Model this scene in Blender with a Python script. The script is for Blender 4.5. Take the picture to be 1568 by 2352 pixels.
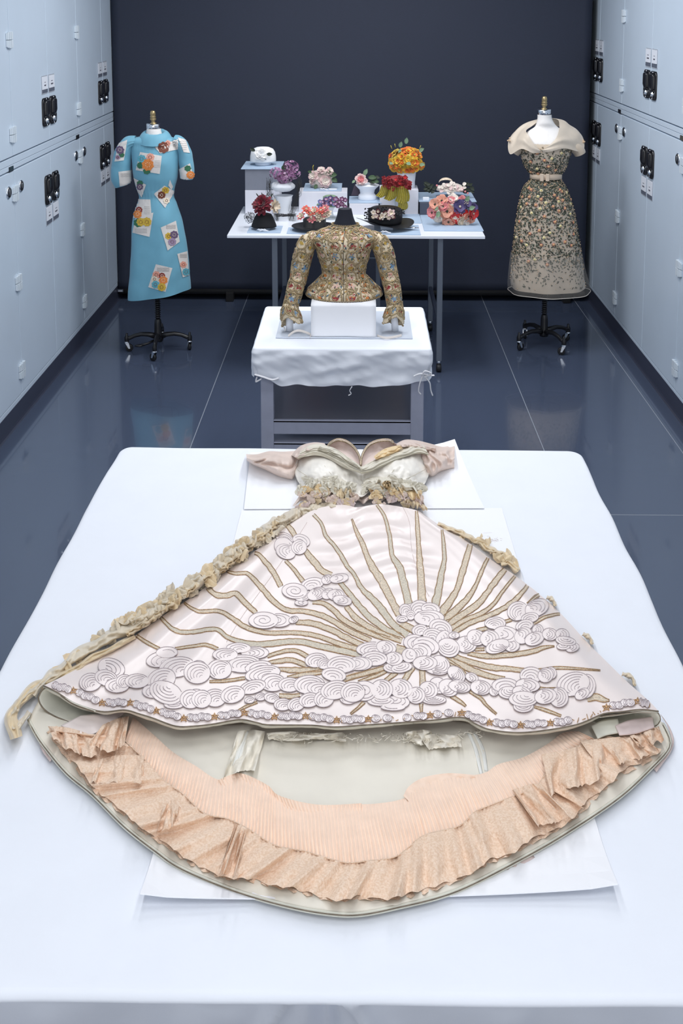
import bpy, bmesh, math, random
from mathutils import Vector, Matrix, noise
from mathutils.bvhtree import BVHTree
for o in list(bpy.data.objects): bpy.data.objects.remove(o)
scene = bpy.context.scene
COL = scene.collection
R = math.radians
rnd = random.Random(7)
# ------------------------------------------------------------------ camera
F, CXP, CYP, VPX, HC = 2480., 784., 315., 828., 2.40
PITCH = math.atan(CYP / F)
YAW = math.atan((VPX - CXP) / (F / math.cos(PITCH)))
cam = bpy.data.cameras.new('camera'); camo = bpy.data.objects.new('camera', cam); COL.objects.link(camo)
cam.sensor_fit = 'VERTICAL'; cam.sensor_height = 36; cam.lens = F / 2352 * 36
cam.shift_y = -(1176 - CYP) / 2352; cam.clip_start = .05; cam.clip_end = 60
camo.location = (0, 0, HC); camo.rotation_euler = (math.pi / 2 - PITCH, 0, YAW)
scene.camera = camo
# ------------------------------------------------------------------ world, lights, exposure
w = bpy.data.worlds.new('world'); scene.world = w; w.use_nodes = True
w.node_tree.nodes['Background'].inputs[0].default_value = (.93, .955, 1, 1)
w.node_tree.nodes['Background'].inputs[1].default_value = 1.5
def area(name, loc, sx, sy, power, rot=(0, 0, 0), col=(.965, .975, 1)):
    l = bpy.data.lights.new(name, 'AREA'); l.shape = 'RECTANGLE'; l.size = sx; l.size_y = sy; l.energy = power; l.color = col
    o = bpy.data.objects.new(name, l); COL.objects.link(o); o.location = loc; o.rotation_euler = rot
    return o
for yy, pw in ((.4, 15), (2.5, 8), (4.6, 18), (6.6, 28)):
    for xx in (-.6, .6):
        area('ceiling_lamp_light', (xx, yy, 3.33), .3, 1.25, pw)
scene.view_settings.view_transform = 'Standard'; scene.view_settings.look = 'None'
scene.view_settings.exposure = .1; scene.view_settings.gamma = 1
scene.view_settings.use_curve_mapping = False
# ------------------------------------------------------------------ pixel -> world helpers (the photograph is 1568 x 2352)
_d = Vector((-math.sin(YAW) * math.cos(PITCH), math.cos(YAW) * math.cos(PITCH), -math.sin(PITCH)))
_r = Vector((math.cos(YAW), math.sin(YAW), 0)); _u = _r.cross(_d); CAMP = Vector((0, 0, HC))
def ray(x, y): return _d + _r * ((x - CXP) / F) - _u * ((y - CYP) / F)
def atz(x, y, z): v = ray(x, y); return CAMP + v * ((z - HC) / v.z)
def aty(x, y, Y): v = ray(x, y); return CAMP + v * (Y / v.y)
def cast(bvh, x, y):
    v = ray(x, y).normalized(); h = bvh.ray_cast(CAMP, v)
    return (h[0], h[1] if h[1].dot(v) < 0 else -h[1]) if h[0] is not None else (None, None)
def nz(x, y, z=0): return noise.noise(Vector((x, y, z)))
# ------------------------------------------------------------------ materials
MATS = {}
def M(name, col, rough=.5, metal=0., var=0., vscale=40, bump=0., bscale=200, alpha=1., sheen=0., spec=.5, coat=0., col2=None, lo=.35, hi=.65, detail=4, stretch=None, kind='noise', trans=0.):
    m = bpy.data.materials.new(name); m.use_nodes = True; nt = m.node_tree; b = nt.nodes['Principled BSDF']
    b.inputs['Base Color'].default_value = (*col, 1); b.inputs['Roughness'].default_value = rough
    b.inputs['Metallic'].default_value = metal; b.inputs['Alpha'].default_value = alpha
    b.inputs['Specular IOR Level'].default_value = spec; b.inputs['Sheen Weight'].default_value = sheen
    b.inputs['Coat Weight'].default_value = coat; b.inputs['Transmission Weight'].default_value = trans
    L = nt.links.new
    if var or bump or col2:
        tc = nt.nodes.new('ShaderNodeTexCoord'); src = tc.outputs['Object']
        if stretch:
            mp = nt.nodes.new('ShaderNodeMapping'); mp.inputs['Scale'].default_value = stretch; L(src, mp.inputs[0]); src = mp.outputs[0]
    if var or col2:
        if kind == 'voronoi':
            n = nt.nodes.new('ShaderNodeTexVoronoi'); n.inputs['Scale'].default_value = vscale; L(src, n.inputs['Vector']); fo = n.outputs['Distance']
        else:
            n = nt.nodes.new('ShaderNodeTexNoise'); n.inputs['Scale'].default_value = vscale; n.inputs['Detail'].default_value = detail; L(src, n.inputs['Vector']); fo = n.outputs['Fac']
        r = nt.nodes.new('ShaderNodeValToRGB'); r.color_ramp.elements[0].position = lo; r.color_ramp.elements[1].position = hi
        a = col if col2 else tuple(max(0, c * (1 - var)) for c in col); c2 = col2 or tuple(min(1, c * (1 + var)) for c in col)
        r.color_ramp.elements[0].color = (*a, 1); r.color_ramp.elements[1].color = (*c2, 1)
        L(fo, r.inputs[0]); L(r.outputs[0], b.inputs['Base Color'])
    if bump:
        n2 = nt.nodes.new('ShaderNodeTexNoise'); n2.inputs['Scale'].default_value = bscale; n2.inputs['Detail'].default_value = 5; L(src, n2.inputs['Vector'])
        bp = nt.nodes.new('ShaderNodeBump'); bp.inputs['Strength'].default_value = bump; bp.inputs['Distance'].default_value = .01; L(n2.outputs['Fac'], bp.inputs['Height']); L(bp.outputs[0], b.inputs['Normal'])
    MATS[name] = m; return m
def srgb(r, g, b): return tuple(((c / 255 + .055) / 1.055) ** 2.4 if c > 10 else c / 255 / 12.92 for c in (r, g, b))
# ------------------------------------------------------------------ mesh builder
class MB:
    def __init__(s): s.v = []; s.f = []; s.m = []
    def add(s, vs, fs, mat=0):
        o = len(s.v); s.v += [tuple(p) for p in vs]; s.f += [tuple(i + o for i in f) for f in fs]; s.m += [mat] * len(fs)
    def box(s, lo, hi, mat=0, M4=None):
        x0, y0, z0 = lo; x1, y1, z1 = hi
        vs = [Vector(p) for p in ((x0,y0,z0),(x1,y0,z0),(x1,y1,z0),(x0,y1,z0),(x0,y0,z1),(x1,y0,z1),(x1,y1,z1),(x0,y1,z1))]
        if M4: vs = [M4 @ p for p in vs]
        s.add(vs, [(3,2,1,0),(4,5,6,7),(0,1,5,4),(1,2,6,5),(2,3,7,6),(3,0,4,7)], mat)
    def cbox(s, c, size, rz=0, mat=0):
        a, b, h = size[0] / 2, size[1] / 2, size[2]
        s.box((-a, -b, 0), (a, b, h), mat, Matrix.Translation(c) @ Matrix.Rotation(rz, 4, 'Z'))
    def prism(s, pts, z0, z1, mat=0):
        n = len(pts); zz = z0 if callable(z0) else (lambda x, y: z0); z2 = z1 if callable(z1) else (lambda x, y: z1)
        vs = [(p[0], p[1], zz(p[0], p[1])) for p in pts] + [(p[0], p[1], z2(p[0], p[1])) for p in pts]
        s.add(vs, [tuple(range(n))[::-1], tuple(range(n, 2 * n))] + [(i, (i + 1) % n, n + (i + 1) % n, n + i) for i in range(n)], mat)
    def tube(s, pts, r, n=8, mat=0, caps=True, closed=False, flat=None):
        pts = [Vector(p) for p in pts]; k = len(pts)
        if k < 2: return
        rr = r if isinstance(r, (list, tuple)) else [r] * k
        vs = []; up = None
        for i, p in enumerate(pts):
            a = pts[(i - 1) % k] if (i or closed) else p; b = pts[(i + 1) % k] if (i < k - 1 or closed) else p
            t = (b - a); t = t.normalized() if t.length > 1e-9 else Vector((0, 0, 1))
            if up is None: up = t.orthogonal().normalized() if flat is None else Vector(flat)
            x = (up - t * up.dot(t)); x = x.normalized() if x.length > 1e-6 else t.orthogonal().normalized()
            if flat is None: up = x
            y = t.cross(x)
            for j in range(n):
                g = 2 * math.pi * j / n; q = rr[i]
                if isinstance(q, tuple): vs.append(p + x * (q[0] * math.cos(g)) + y * (q[1] * math.sin(g)))
                else: vs.append(p + (x * math.cos(g) + y * math.sin(g)) * q)
        fs = [(i * n + j, i * n + (j + 1) % n, ((i + 1) % k) * n + (j + 1) % n, ((i + 1) % k) * n + j) for i in range(k if closed else k - 1) for j in range(n)]
        if caps and not closed: fs += [tuple(range(n))[::-1], tuple(range((k - 1) * n, k * n))]
        s.add(vs, fs, mat)
    def lathe(s, prof, c=(0, 0, 0), n=24, mat=0, sx=1, sy=1, M4=None, caps=True):
        k = len(prof); vs = []
        for r, z in prof:
            for j in range(n):
                g = 2 * math.pi * j / n; vs.append(Vector((r * math.cos(g) * sx, r * math.sin(g) * sy, z)))
        M4 = M4 or Matrix.Translation(c); vs = [M4 @ p for p in vs]
        fs = [(i * n + j, i * n + (j + 1) % n, (i + 1) * n + (j + 1) % n, (i + 1) * n + j) for i in range(k - 1) for j in range(n)]
        if caps: fs += [tuple(range(n))[::-1], tuple(range((k - 1) * n, k * n))]
        s.add(vs, fs, mat)
    def grid(s, fn, nu, nv, mat=0, wrap=False):
        vs = [fn(i / nu, j / nv) for i in range(nu + (0 if wrap else 1)) for j in range(nv + 1)]
        K = nu if wrap else nu + 1
        s.add(vs, [(i * (nv + 1) + j, ((i + 1) % K) * (nv + 1) + j, ((i + 1) % K) * (nv + 1) + j + 1, i * (nv + 1) + j + 1) for i in range(nu) for j in range(nv)], mat)
    def sphere(s, c, r, n=10, mat=0, sc=(1, 1, 1)):
        k = max(4, n // 2); prof = [(r * math.sin(math.pi * (i + .02) / (k + .04)), -r * math.cos(math.pi * (i + .02) / (k + .04))) for i in range(k + 1)]
        s.lathe(prof, n=n, mat=mat, M4=Matrix.Translation(c) @ Matrix.Diagonal((*sc, 1)))
    def build(s, name, mats, parent=None, smooth=True, bevel=0, solid=0, sub=0, label=None, cat=None, group=None, kind=None, loc=None):
        root = parent
        while root is not None and root.parent: root = root.parent
        off = Vector(root['_o']) if root is not None else (Vector(loc) if loc else Vector((0, 0, 0)))
        me = bpy.data.meshes.new(name); me.from_pydata([tuple(Vector(p) - off) for p in s.v], [], s.f)
        mats = mats if isinstance(mats, (list, tuple)) else [mats]
        for m in mats: me.materials.append(MATS[m] if isinstance(m, str) else m)
        if len(mats) > 1: me.polygons.foreach_set('material_index', s.m)
        if smooth: me.polygons.foreach_set('use_smooth', [True] * len(me.polygons))
        me.update(); me.validate()
        o = bpy.data.objects.new(name, me); COL.objects.link(o)
        if root is not None: o.parent = parent
        else: o.location = off
        if bevel:
            b = o.modifiers.new('bevel', 'BEVEL'); b.width = bevel; b.segments = 2; b.limit_method = 'ANGLE'; b.angle_limit = R(40)
            if smooth: me.polygons.foreach_set('use_smooth', [False] * len(me.polygons))
        if solid: d = o.modifiers.new('solid', 'SOLIDIFY'); d.thickness = solid; d.offset = -1
        if sub: d = o.modifiers.new('sub', 'SUBSURF'); d.levels = sub; d.render_levels = sub
        tag(o, label, cat, group, kind); return o
    def bvh(s): return BVHTree.FromPolygons([Vector(p) for p in s.v], s.f)
def tag(o, label=None, cat=None, group=None, kind=None):
    if label: o['label'] = label
    if cat: o['category'] = cat
    if group: o['group'] = group
    if kind: o['kind'] = kind
def thing(name, loc, label, cat, group=None):
    o = bpy.data.objects.new(name, None); COL.objects.link(o); o.location = loc; o['_o'] = tuple(loc); o.empty_display_size = .05
    tag(o, label, cat, group); return o
def copytree(o, parent=None):
    c = o.copy(); COL.objects.link(c); c.parent = parent
    for ch in list(o.children): copytree(ch, c)
    return c
def lerp(a, b, t): return a + (b - a) * t
def sstep(a, b, x): t = max(0, min(1, (x - a) / (b - a))); return t * t * (3 - 2 * t)
def poly(pts, t):
    # Catmull-Rom through points, t in 0..1 by chord length
    n = len(pts); d = [0]
    for i in range(1, n): d.append(d[-1] + math.dist(pts[i][:2], pts[i - 1][:2]))
    s = max(0, min(1, t)) * d[-1]; i = 0
    while i < n - 2 and d[i + 1] < s: i += 1
    f = (s - d[i]) / max(1e-9, d[i + 1] - d[i]); P = [pts[max(0, i - 1)], pts[i], pts[i + 1], pts[min(n - 1, i + 2)]]
    return tuple(.5 * (2 * P[1][k] + (P[2][k] - P[0][k]) * f + (2 * P[0][k] - 5 * P[1][k] + 4 * P[2][k] - P[3][k]) * f * f + (3 * P[1][k] - P[0][k] - 3 * P[2][k] + P[3][k]) * f ** 3) for k in range(len(P[1])))
def resample(pts, n): return [poly(pts, i / (n - 1)) for i in range(n)]
M('cabinet_enamel', srgb(202, 216, 230), .33, var=.015, vscale=3)
M('cabinet_edge', srgb(214, 224, 232), .35)
M('gap_dark', (.02, .022, .028), .6)
M('black_plastic', (.012, .012, .015), .18)
M('chrome', (.75, .78, .82), .15, 1)
M('label_white', srgb(232, 236, 244), .35); M('label_grey', srgb(98, 104, 118), .4); M('ink', srgb(110, 110, 122), .6)
M('clear_plastic', srgb(205, 212, 222), .12, alpha=.7)
M('floor_vinyl', srgb(75, 85, 106), .14, var=.05, vscale=900, detail=2, spec=1.0, coat=.45)
M('floor_seam', srgb(150, 156, 166), .3)
M('baseboard_vinyl', srgb(58, 62, 78), .38)
M('backdrop_cloth', srgb(41, 47, 64), .75, var=.09, vscale=60, stretch=(1, 1, 14), bump=.06, bscale=300)
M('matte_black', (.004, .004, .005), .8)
def basis(n): n = n.normalized(); e = n.orthogonal().normalized(); return e, n.cross(e), n
def petal(mb, c, n, az, Rr, w_, tilt, curl, mat, cup=.25, nu=4, nv=4, wav=0):
    e1, e2, n = basis(n); d = e1 * math.cos(az) + e2 * math.sin(az); s_ = n.cross(d)
    def fn(u, v):
        a = tilt + curl * u; p = c + d * (Rr * u * math.sin(a)) + n * (Rr * u * math.cos(a)); q = (v - .5) * 2; wd = w_ * math.sin(math.pi * (.16 + .70 * u)); nn = n * math.sin(a) - d * math.cos(a)
        return p + s_ * (q * wd) + nn * (cup * wd * q * q + wav * wd * math.sin(7 * q + 9 * u + az * 3))
    mb.grid(fn, nu, nv, mat)
M('ceiling_paint', srgb(225, 228, 230), .8)
M('white_cloth', srgb(240, 244, 252), .8, var=.008, vscale=8, bump=.13, bscale=14, sheen=.1)
M('white_paper', srgb(247, 248, 252), .6)
# ================================================================== room
XL, XR, YB = -1.953, 1.843, 8.45
fl = MB(); fl.box((-3.2, -3, -.05), (3.2, 10.4, 0)); floor = fl.build('floor', 'floor_vinyl', smooth=False, kind='structure')
floor['_o'] = (0, 0, 0)
for xs in (-.915, .99, 1.725):
    b = MB(); b.box((xs - .0022, -3, -.002), (xs + .0022, 9.6, .0006)); b.build('weld_seam', 'floor_seam', floor, smooth=False)
b = MB(); q = atz(1480, 1183, 0); b.box((.99, q.y - .0022, -.002), (1.84, q.y + .0022, .0006)); b.build('weld_seam', 'floor_seam', floor, smooth=False)
b = MB(); b.box((-3.2, -3, 3.4), (3.2, 10.4, 3.45)); b.build('ceiling', 'ceiling_paint', smooth=False, kind='structure')
b = MB(); b.box((-3.2, 10.2, 0), (3.2, 10.3, 3.4)); b.build('wall_back', 'matte_black', smooth=False, kind='structure')  # black colour stands in for the unlit space behind the backdrop
b = MB(); b.box((-3.2, -3, 0), (-3.1, 10.2, 3.4)); b.build('wall_left', 'ceiling_paint', smooth=False, kind='structure')
b = MB(); b.box((3.1, -3, 0), (3.2, 10.2, 3.4)); b.build('wall_right', 'ceiling_paint', smooth=False, kind='structure')
for nm, x, sg in (('baseboard_left', XL, 1), ('baseboard_right', XR, -1)):
    b = MB(); prof = [(-.06, 0), (.012, 0), (.004, .006), (.0005, .018), (0, .113), (-.06, .113)]
    y0, y1 = -3, 9.8
    vs = [(x + sg * p[0], y, p[1]) for y in (y0, y1) for p in prof]; n = len(prof)
    b.add(vs, [(i, (i + 1) % n, n + (i + 1) % n, n + i) for i in range(n)] + [tuple(range(n)), tuple(range(n, 2 * n))])
    b.build(nm, 'baseboard_vinyl', smooth=False, kind='structure')
# ------------------------------------------------------------------ cabinets
def rrect(cy, cz, hy, hz, r, n=5):
    out = []
    for k, (sy, sz) in enumerate(((1, 1), (-1, 1), (-1, -1), (1, -1))):
        for i in range(n + 1):
            a = math.pi / 2 * (k + i / n); out.append((cy + sy * (hy - r) + r * math.cos(a), cz + sz * (hz - r) + r * math.sin(a)))
    return out
def slabX(mb, x, sg, pts, d0, d1, mat=0):
    n = len(pts); vs = [(x + sg * d0, p[0], p[1]) for p in pts] + [(x + sg * d1, p[0], p[1]) for p in pts]
    mb.add(vs, [tuple(range(n)), tuple(range(n, 2 * n))] + [(i, (i + 1) % n, n + (i + 1) % n, n + i) for i in range(n)], mat)
def loopX(mb, x, sg, rings, mat=0):
    n = len(rings[0][1]); vs = [(x + sg * d, p[0], p[1]) for d, ps in rings for p in ps]
    mb.add(vs, [(k * n + i, k * n + (i + 1) % n, (k + 1) * n + (i + 1) % n, (k + 1) * n + i) for k in range(len(rings) - 1) for i in range(n)] + [tuple(range((len(rings) - 1) * n, len(rings) * n))], mat)
def cabinet(x, sg, y0, y1, upper, P, name, label, detail=True, near_only=None):
    zb, zt = (P['mid'], P['top']) if upper else (P['base'], P['mid'])
    db, dt = (P['split'], P['top'] - .03) if upper else (P['strip'], P['band'])
    t = thing(name, (x - sg * .35, (y0 + y1) / 2, zb), label, 'cabinet', 'grey enamel storage cabinets')
    b = MB(); X = lambda d: x + sg * d
    xa, xb = sorted((X(-.75), X(-.028))); b.box((xa, y0 + .001, zb), (xb, y1 - .001, zt))
    xa, xb = sorted((X(-.03), X(-.002)))
    if upper: b.box((xa, y0 + .001, zb), (xb, y1 - .001, db - .008))
    else: b.box((xa, y0 + .001, dt + .008), (xb, y1 - .001, zt - .002)); b.box((xa, y0 + .001, zb), (xb, y1 - .001, db - .006))
    body = b.build('body', 'cabinet_enamel', t, smooth=False, bevel=.002)
    if not upper:
        for yy in (y1 - .046 if sg > 0 else y0 + .05,):
            b = MB(); slabX(b, x, sg, rrect(yy + .0, P['plate'], .035, .014, .003, 2), -.003, .003)
            b.build('number_plate', 'black_plastic', t, smooth=False)
    ym = (y0 + y1) / 2
    for k, (ya, yb, hy) in enumerate(((y0, ym, y0), (ym, y1, y1))):
        b = MB(); xa, xb = sorted((X(-.026), X(0))); b.box((xa, ya + .003, db), (xb, yb - .003, dt))
        door = b.build('door', 'cabinet_enamel', t, smooth=False, bevel=.003)
        s2 = 1 if k == 0 else -1
        if not detail: continue
        for hz in (P['hu'] if upper else P['hl']):
            h = MB()
            for a, (dy, w, pr) in enumerate(((.0, .020, .016), (.021, .018, .012), (.038, .012, .007))):
                yc = hy + s2 * (.004 + dy + w / 2)
                zz = .046 - .004 * a
                xa, xb = sorted((X(0), X(pr)))
                h.box((xa, yc - w / 2, hz - zz), (xb, yc + w / 2, hz - .0015)); h.box((xa, yc - w / 2, hz + .0015), (xb, yc + w / 2, hz + zz))
            h.build('hinge', 'cabinet_edge', door, smooth=False, bevel=.002)
        # latch handle
        z0, z1 = P['hdu'] if upper else P['hdl']; hc = (z0 + z1) / 2; hh = (z1 - z0) / 2
        cy = ym - s2 * .078
        h = MB()
        loopX(h, x, sg, [(0, rrect(cy, hc, .066, hh, .03)), (.010, rrect(cy, hc, .066, hh, .03)), (.012, rrect(cy, hc, .062, hh - .004, .028)), (.012, rrect(cy, hc, .052, hh - .012, .024)), (.004, rrect(cy, hc, .047, hh - .018, .02))])
        pz = hc + .018
        loopX(h, x, sg, [(.004, rrect(cy, pz, .036, hh * .60, .016)), (.020, rrect(cy, pz + .006, .036, hh * .55, .016)), (.026, rrect(cy, pz + .012, .028, hh * .42, .012))])
        lv = Matrix.Translation((X(.004), cy, hc - hh * .62)) @ Matrix.Rotation(sg * math.pi / 2, 4, 'Y')
        h.lathe([(.022, 0), (.022, .010), (.017, .013), (.015, .018), (.006, .020)], n=14, mat=1, M4=lv)
        for dz in (-hh + .0075, hh - .0075):
            h.lathe([(.004, 0), (.004, .0145), (.001, .016)], n=8, mat=1, M4=Matrix.Translation((X(0), cy, hc + dz)) @ Matrix.Rotation(sg * math.pi / 2, 4, 'Y'))
        h.build('latch_handle', ['black_plastic', 'chrome'], door)
        # label holder
        z0, z1 = P['lbu'] if upper else P['lbl']; lc = (z0 + z1) / 2; lh = (z1 - z0) / 2; cyl = ym - s2 * .074
        h = MB(); slabX(h, x, sg, rrect(cyl, lc, .063, lh + .006, .004, 2), .0, .003, 2)
        slabX(h, x, sg, rrect(cyl, lc + lh * .22, .058, lh * .77, .003, 2), .003, .006, 0)
        slabX(h, x, sg, rrect(cyl, lc - lh * .78, .058, lh * .2, .003, 2), .003, .005, 1)
        for j, (dz, wd, th) in enumerate(((.30, .018, .0022), (-.05, .026, .0038), (-.12, .02, .0018))):
            slabX(h, x, sg, rrect(cyl, lc + lh * dz, wd * (1.0 if k else .7), th, .001, 1), .006, .0066, 3)
        h.build('label_holder', ['label_white', 'label_grey', 'clear_plastic', 'ink'], door, smooth=False)
        if not upper:
            h = MB(); cyo = hy + s2 * .11
            e = [(cyo + .034 * math.cos(a * math.pi / 10), P['oval'] + .034 * math.sin(a * math.pi / 10)) for a in range(20)]
            e2 = [(cyo + .028 * math.cos(a * math.pi / 10), P['oval'] + .028 * math.sin(a * math.pi / 10)) for a in range(20)]
            loopX(h, x, sg, [(0, e), (.006, e), (.008, e2)], 1); slabX(h, x, sg, e2, .008, .0095, 0)
            slabX(h, x, sg, rrect(cyo, P['oval'], .003, .016, .001, 1), .0095, .0105, 1)
            h.build('lock_cover', ['gap_dark', 'chrome'], door)
    return t
PLf = dict(base=.113, strip=.147, band=1.445, mid=1.483, split=1.529, top=2.85, plate=1.462, hu=(1.651, 2.18, 2.71), hl=(.282, .80, 1.316), hdu=(1.624, 1.80), hdl=(1.132, 1.317), lbu=(1.83, 1.931), lbl=(1.009, 1.117), oval=1.339)
PRt = dict(base=.111, strip=.137, band=1.595, mid=1.635, split=1.673, top=3.05, plate=1.615, hu=(1.803, 2.287, 2.86), hl=(.266, .864, 1.463), hdu=(1.776, 1.957), hdl=(1.279, 1.462), lbu=(1.98, 2.09), lbl=(1.146, 1.26), oval=1.485)
CABW = {('l', 0): 'nearest to the camera on the left', ('l', 1): 'in the middle of the left row', ('l', 2): 'at the far end of the left row by the blue dress',
        ('r', 0): 'nearest to the camera on the right', ('r', 1): 'in the middle of the right row', ('r', 2): 'at the far end of the right row by the beaded dress'}
for side, x, sg, ys, P in (('l', XL, 1, (4.555, 5.985, 7.415, 8.845), PLf), ('r', XR, -1, (4.61, 6.12, 7.63, 9.14), PRt)):
    for i in range(3):
        for up in (0, 1):
            cabinet(x, sg, ys[i], ys[i + 1], up, P, 'storage_cabinet', '%s grey storage cabinet %s' % ('upper' if up else 'lower', CABW[(side, i)]))
    dd = ys[1] - ys[0]
# ------------------------------------------------------------------ backdrop
bx0 = max(XL + .006, aty(258, 400, YB).x); bx1 = min(XR - .006, aty(1349, 400, YB).x)
t = thing('photo_backdrop', ((bx0 + bx1) / 2, YB, 0), 'dark slate blue fabric photo backdrop hanging behind the tables', 'backdrop')
b = MB(); b.grid(lambda u, v: (lerp(bx0, bx1, u), YB + .006 * math.sin(u * 9) + .004 * nz(u * 14, v * 6), lerp(.075, 3.2, v)), 60, 40)
b.build('cloth', 'backdrop_cloth', t, solid=.003)
b = MB(); b.tube([(bx0, YB + .01, .07), (bx1, YB + .01, .07)], .022, 12); b.build('bottom_bar', 'matte_black', t)
for px_ in (528, 1300):
    c = aty(px_, 690, YB - .02); b = MB(); b.box((c.x - .03, YB - .05, .0), (c.x + .03, YB + .07, .075)); b.build('bar_foot', 'matte_black', t, smooth=False, bevel=.006)
b = MB(); c = aty(276, 668, YB - .02)
b.box((c.x - .022, YB - .016, c.z - .011), (c.x + .022, YB - .013, c.z + .011)); b.box((c.x - .016, YB - .017, c.z - .005), (c.x + .016, YB - .0158, c.z + .0), 1); b.build('maker_label', ['label_grey', 'label_white'], t, smooth=False)
# ================================================================== front table and cloth
ZT = .80
M('steel_grey', srgb(172, 176, 194), .38, .0, var=.03, vscale=30)
M('steel_dark', srgb(142, 144, 154), .3, .5)
fx0, fx1, fy0, fy1 = -.868, .79, 1.555, 3.715
ft = thing('long_table', (0, 2.6, 0), 'long grey table hidden under the white cloth with the gown', 'table')
b = MB(); b.box((fx0 + .05, fy0 + .08, .745), (fx1 - .05, fy1 - .05, .783)); b.build('tabletop', 'steel_grey', ft, smooth=False, bevel=.004)
for xx in (fx0 + .1, fx1 - .1):
    for yy in (fy0 + .3, fy1 - .12):
        b = MB(); b.box((xx - .025, yy - .025, 0), (xx + .025, yy + .025, .745)); b.build('leg', 'steel_grey', ft, smooth=False, bevel=.003)
def perim(x0, x1, y0, y1, r, n):
    L = [(x1 - r, y0, x1 - r, y0 + r, -90), (x1, y1 - r, x1 - r, y1 - r, 0), (x0 + r, y1, x0 + r, y1 - r, 90), (x0, y0 + r, x0 + r, y0 + r, 180)]
    pts = []
    segs = [((x0 + r, y0), (x1 - r, y0), (0, -1)), ((x1, y0 + r), (x1, y1 - r), (1, 0)), ((x1 - r, y1), (x0 + r, y1), (0, 1)), ((x0, y1 - r), (x0, y0 + r), (-1, 0))]
    cs = [(x1 - r, y0 + r, -90), (x1 - r, y1 - r, 0), (x0 + r, y1 - r, 90), (x0 + r, y0 + r, 180)]
    tot = 2 * (x1 - x0 - 2 * r) + 2 * (y1 - y0 - 2 * r) + 2 * math.pi * r
    for (a, c, nrm), (cx, cy, a0) in zip(segs, cs):
        k = max(2, int(n * math.dist(a, c) / tot))
        for i in range(k): pts.append((lerp(a[0], c[0], i / k), lerp(a[1], c[1], i / k), *nrm))
        k = 10
        for i in range(k):
            g = R(a0 + 90 * i / k); pts.append((cx + r * math.cos(g), cy + r * math.sin(g), math.cos(g), math.sin(g)))
    return pts
def draped_cloth(pts, ctr, zt, drop, edge_r, fold, topwave=.0015, rings=26):
    """closed cloth over a flat top: concentric rings, a rounded edge, then a hanging skirt"""
    b = MB(); n = len(pts); rows = []
    for k in range(rings + 1):
        f = k / rings
        row = []
        for (x, y, nx, ny) in pts:
            X = lerp(ctr[0], x - nx * edge_r, f); Y = lerp(ctr[1], y - ny * edge_r, f)
            row.append((X, Y, zt + topwave * nz(X * 3.1, Y * 3.1) + topwave * .6 * nz(X * 9, Y * 9, 3) - topwave * 1.1 * max(0, 1 - 9 * abs(nz(X * 2.3 + .6 * Y, Y * 1.4, 6))) * (.5 + nz(X * 4, Y * 4, 2))))
        rows.append(row)
    for k in range(1, 5):
        g = math.pi / 2 * k / 4
        rows.append([(x - nx * edge_r * (1 - math.sin(g)), y - ny * edge_r * (1 - math.sin(g)), zt - edge_r * (1 - math.cos(g)) + topwave * .5 * nz(x * 3, y * 3)) for (x, y, nx, ny) in pts])
    K = 16
    for k in range(1, K + 1):
        row = []
        for i, (x, y, nx, ny) in enumerate(pts):
            d = drop(x, y, nx, ny) * k / K; o, zz = fold(i, x, y, nx, ny, d); row.append((x + nx * o, y + ny * o, zt - edge_r - d + zz))
        rows.append(row)
    vs = [p for r_ in rows for p in r_]
    b.add(vs, [(k * n + i, k * n + (i + 1) % n, (k + 1) * n + (i + 1) % n, (k + 1) * n + i) for k in range(len(rows) - 1) for i in range(n)])
    return b
gapx = atz(737, 2302, ZT).x
def ffold(i, x, y, nx, ny, d):
    g = min(1, d / .12); o = g * (.016 * nz(x * 5, y * 5, 1) + .010 * math.sin((x + y) * 21 + 2 * nz(x * 2, y * 2)))
    if ny < -.5:
        q = (x - gapx); wd = .010 + .06 * d; o += -min(1, d / .05) * (.07 * math.exp(-(q / wd) ** 2) - .03 * math.exp(-((abs(q) - .04 - .3 * d) / .018) ** 2)) - .045 * min(1, d / .05) - .55 * d + .012 * min(1, d / .06) * nz(x * 14, d * 5, 9) + .01 * min(1, d / .1) * math.sin(q * 26 + 3 * d)
    return o + .003, 0
pp = perim(fx0, fx1, fy0, fy1, .05, 900)
# soft irregular outline of the padded edge
pp = [(x + .010 * nz(x * 4, y * 4, 5) * abs(nx), y + .008 * nz(x * 3, y * 3, 8) * abs(ny) + (.012 * x * max(0, -ny)), nx, ny) for x, y, nx, ny in pp]
fc = draped_cloth(pp, ((fx0 + fx1) / 2, (fy0 + fy1) / 2), ZT, lambda x, y, nx, ny: .48, .014, ffold, .0016, 60)
fc.build('tablecloth', 'white_cloth', label='large white cotton cloth draped over the long foreground table', cat='tablecloth', loc=((fx0 + fx1) / 2, (fy0 + fy1) / 2, ZT))
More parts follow.
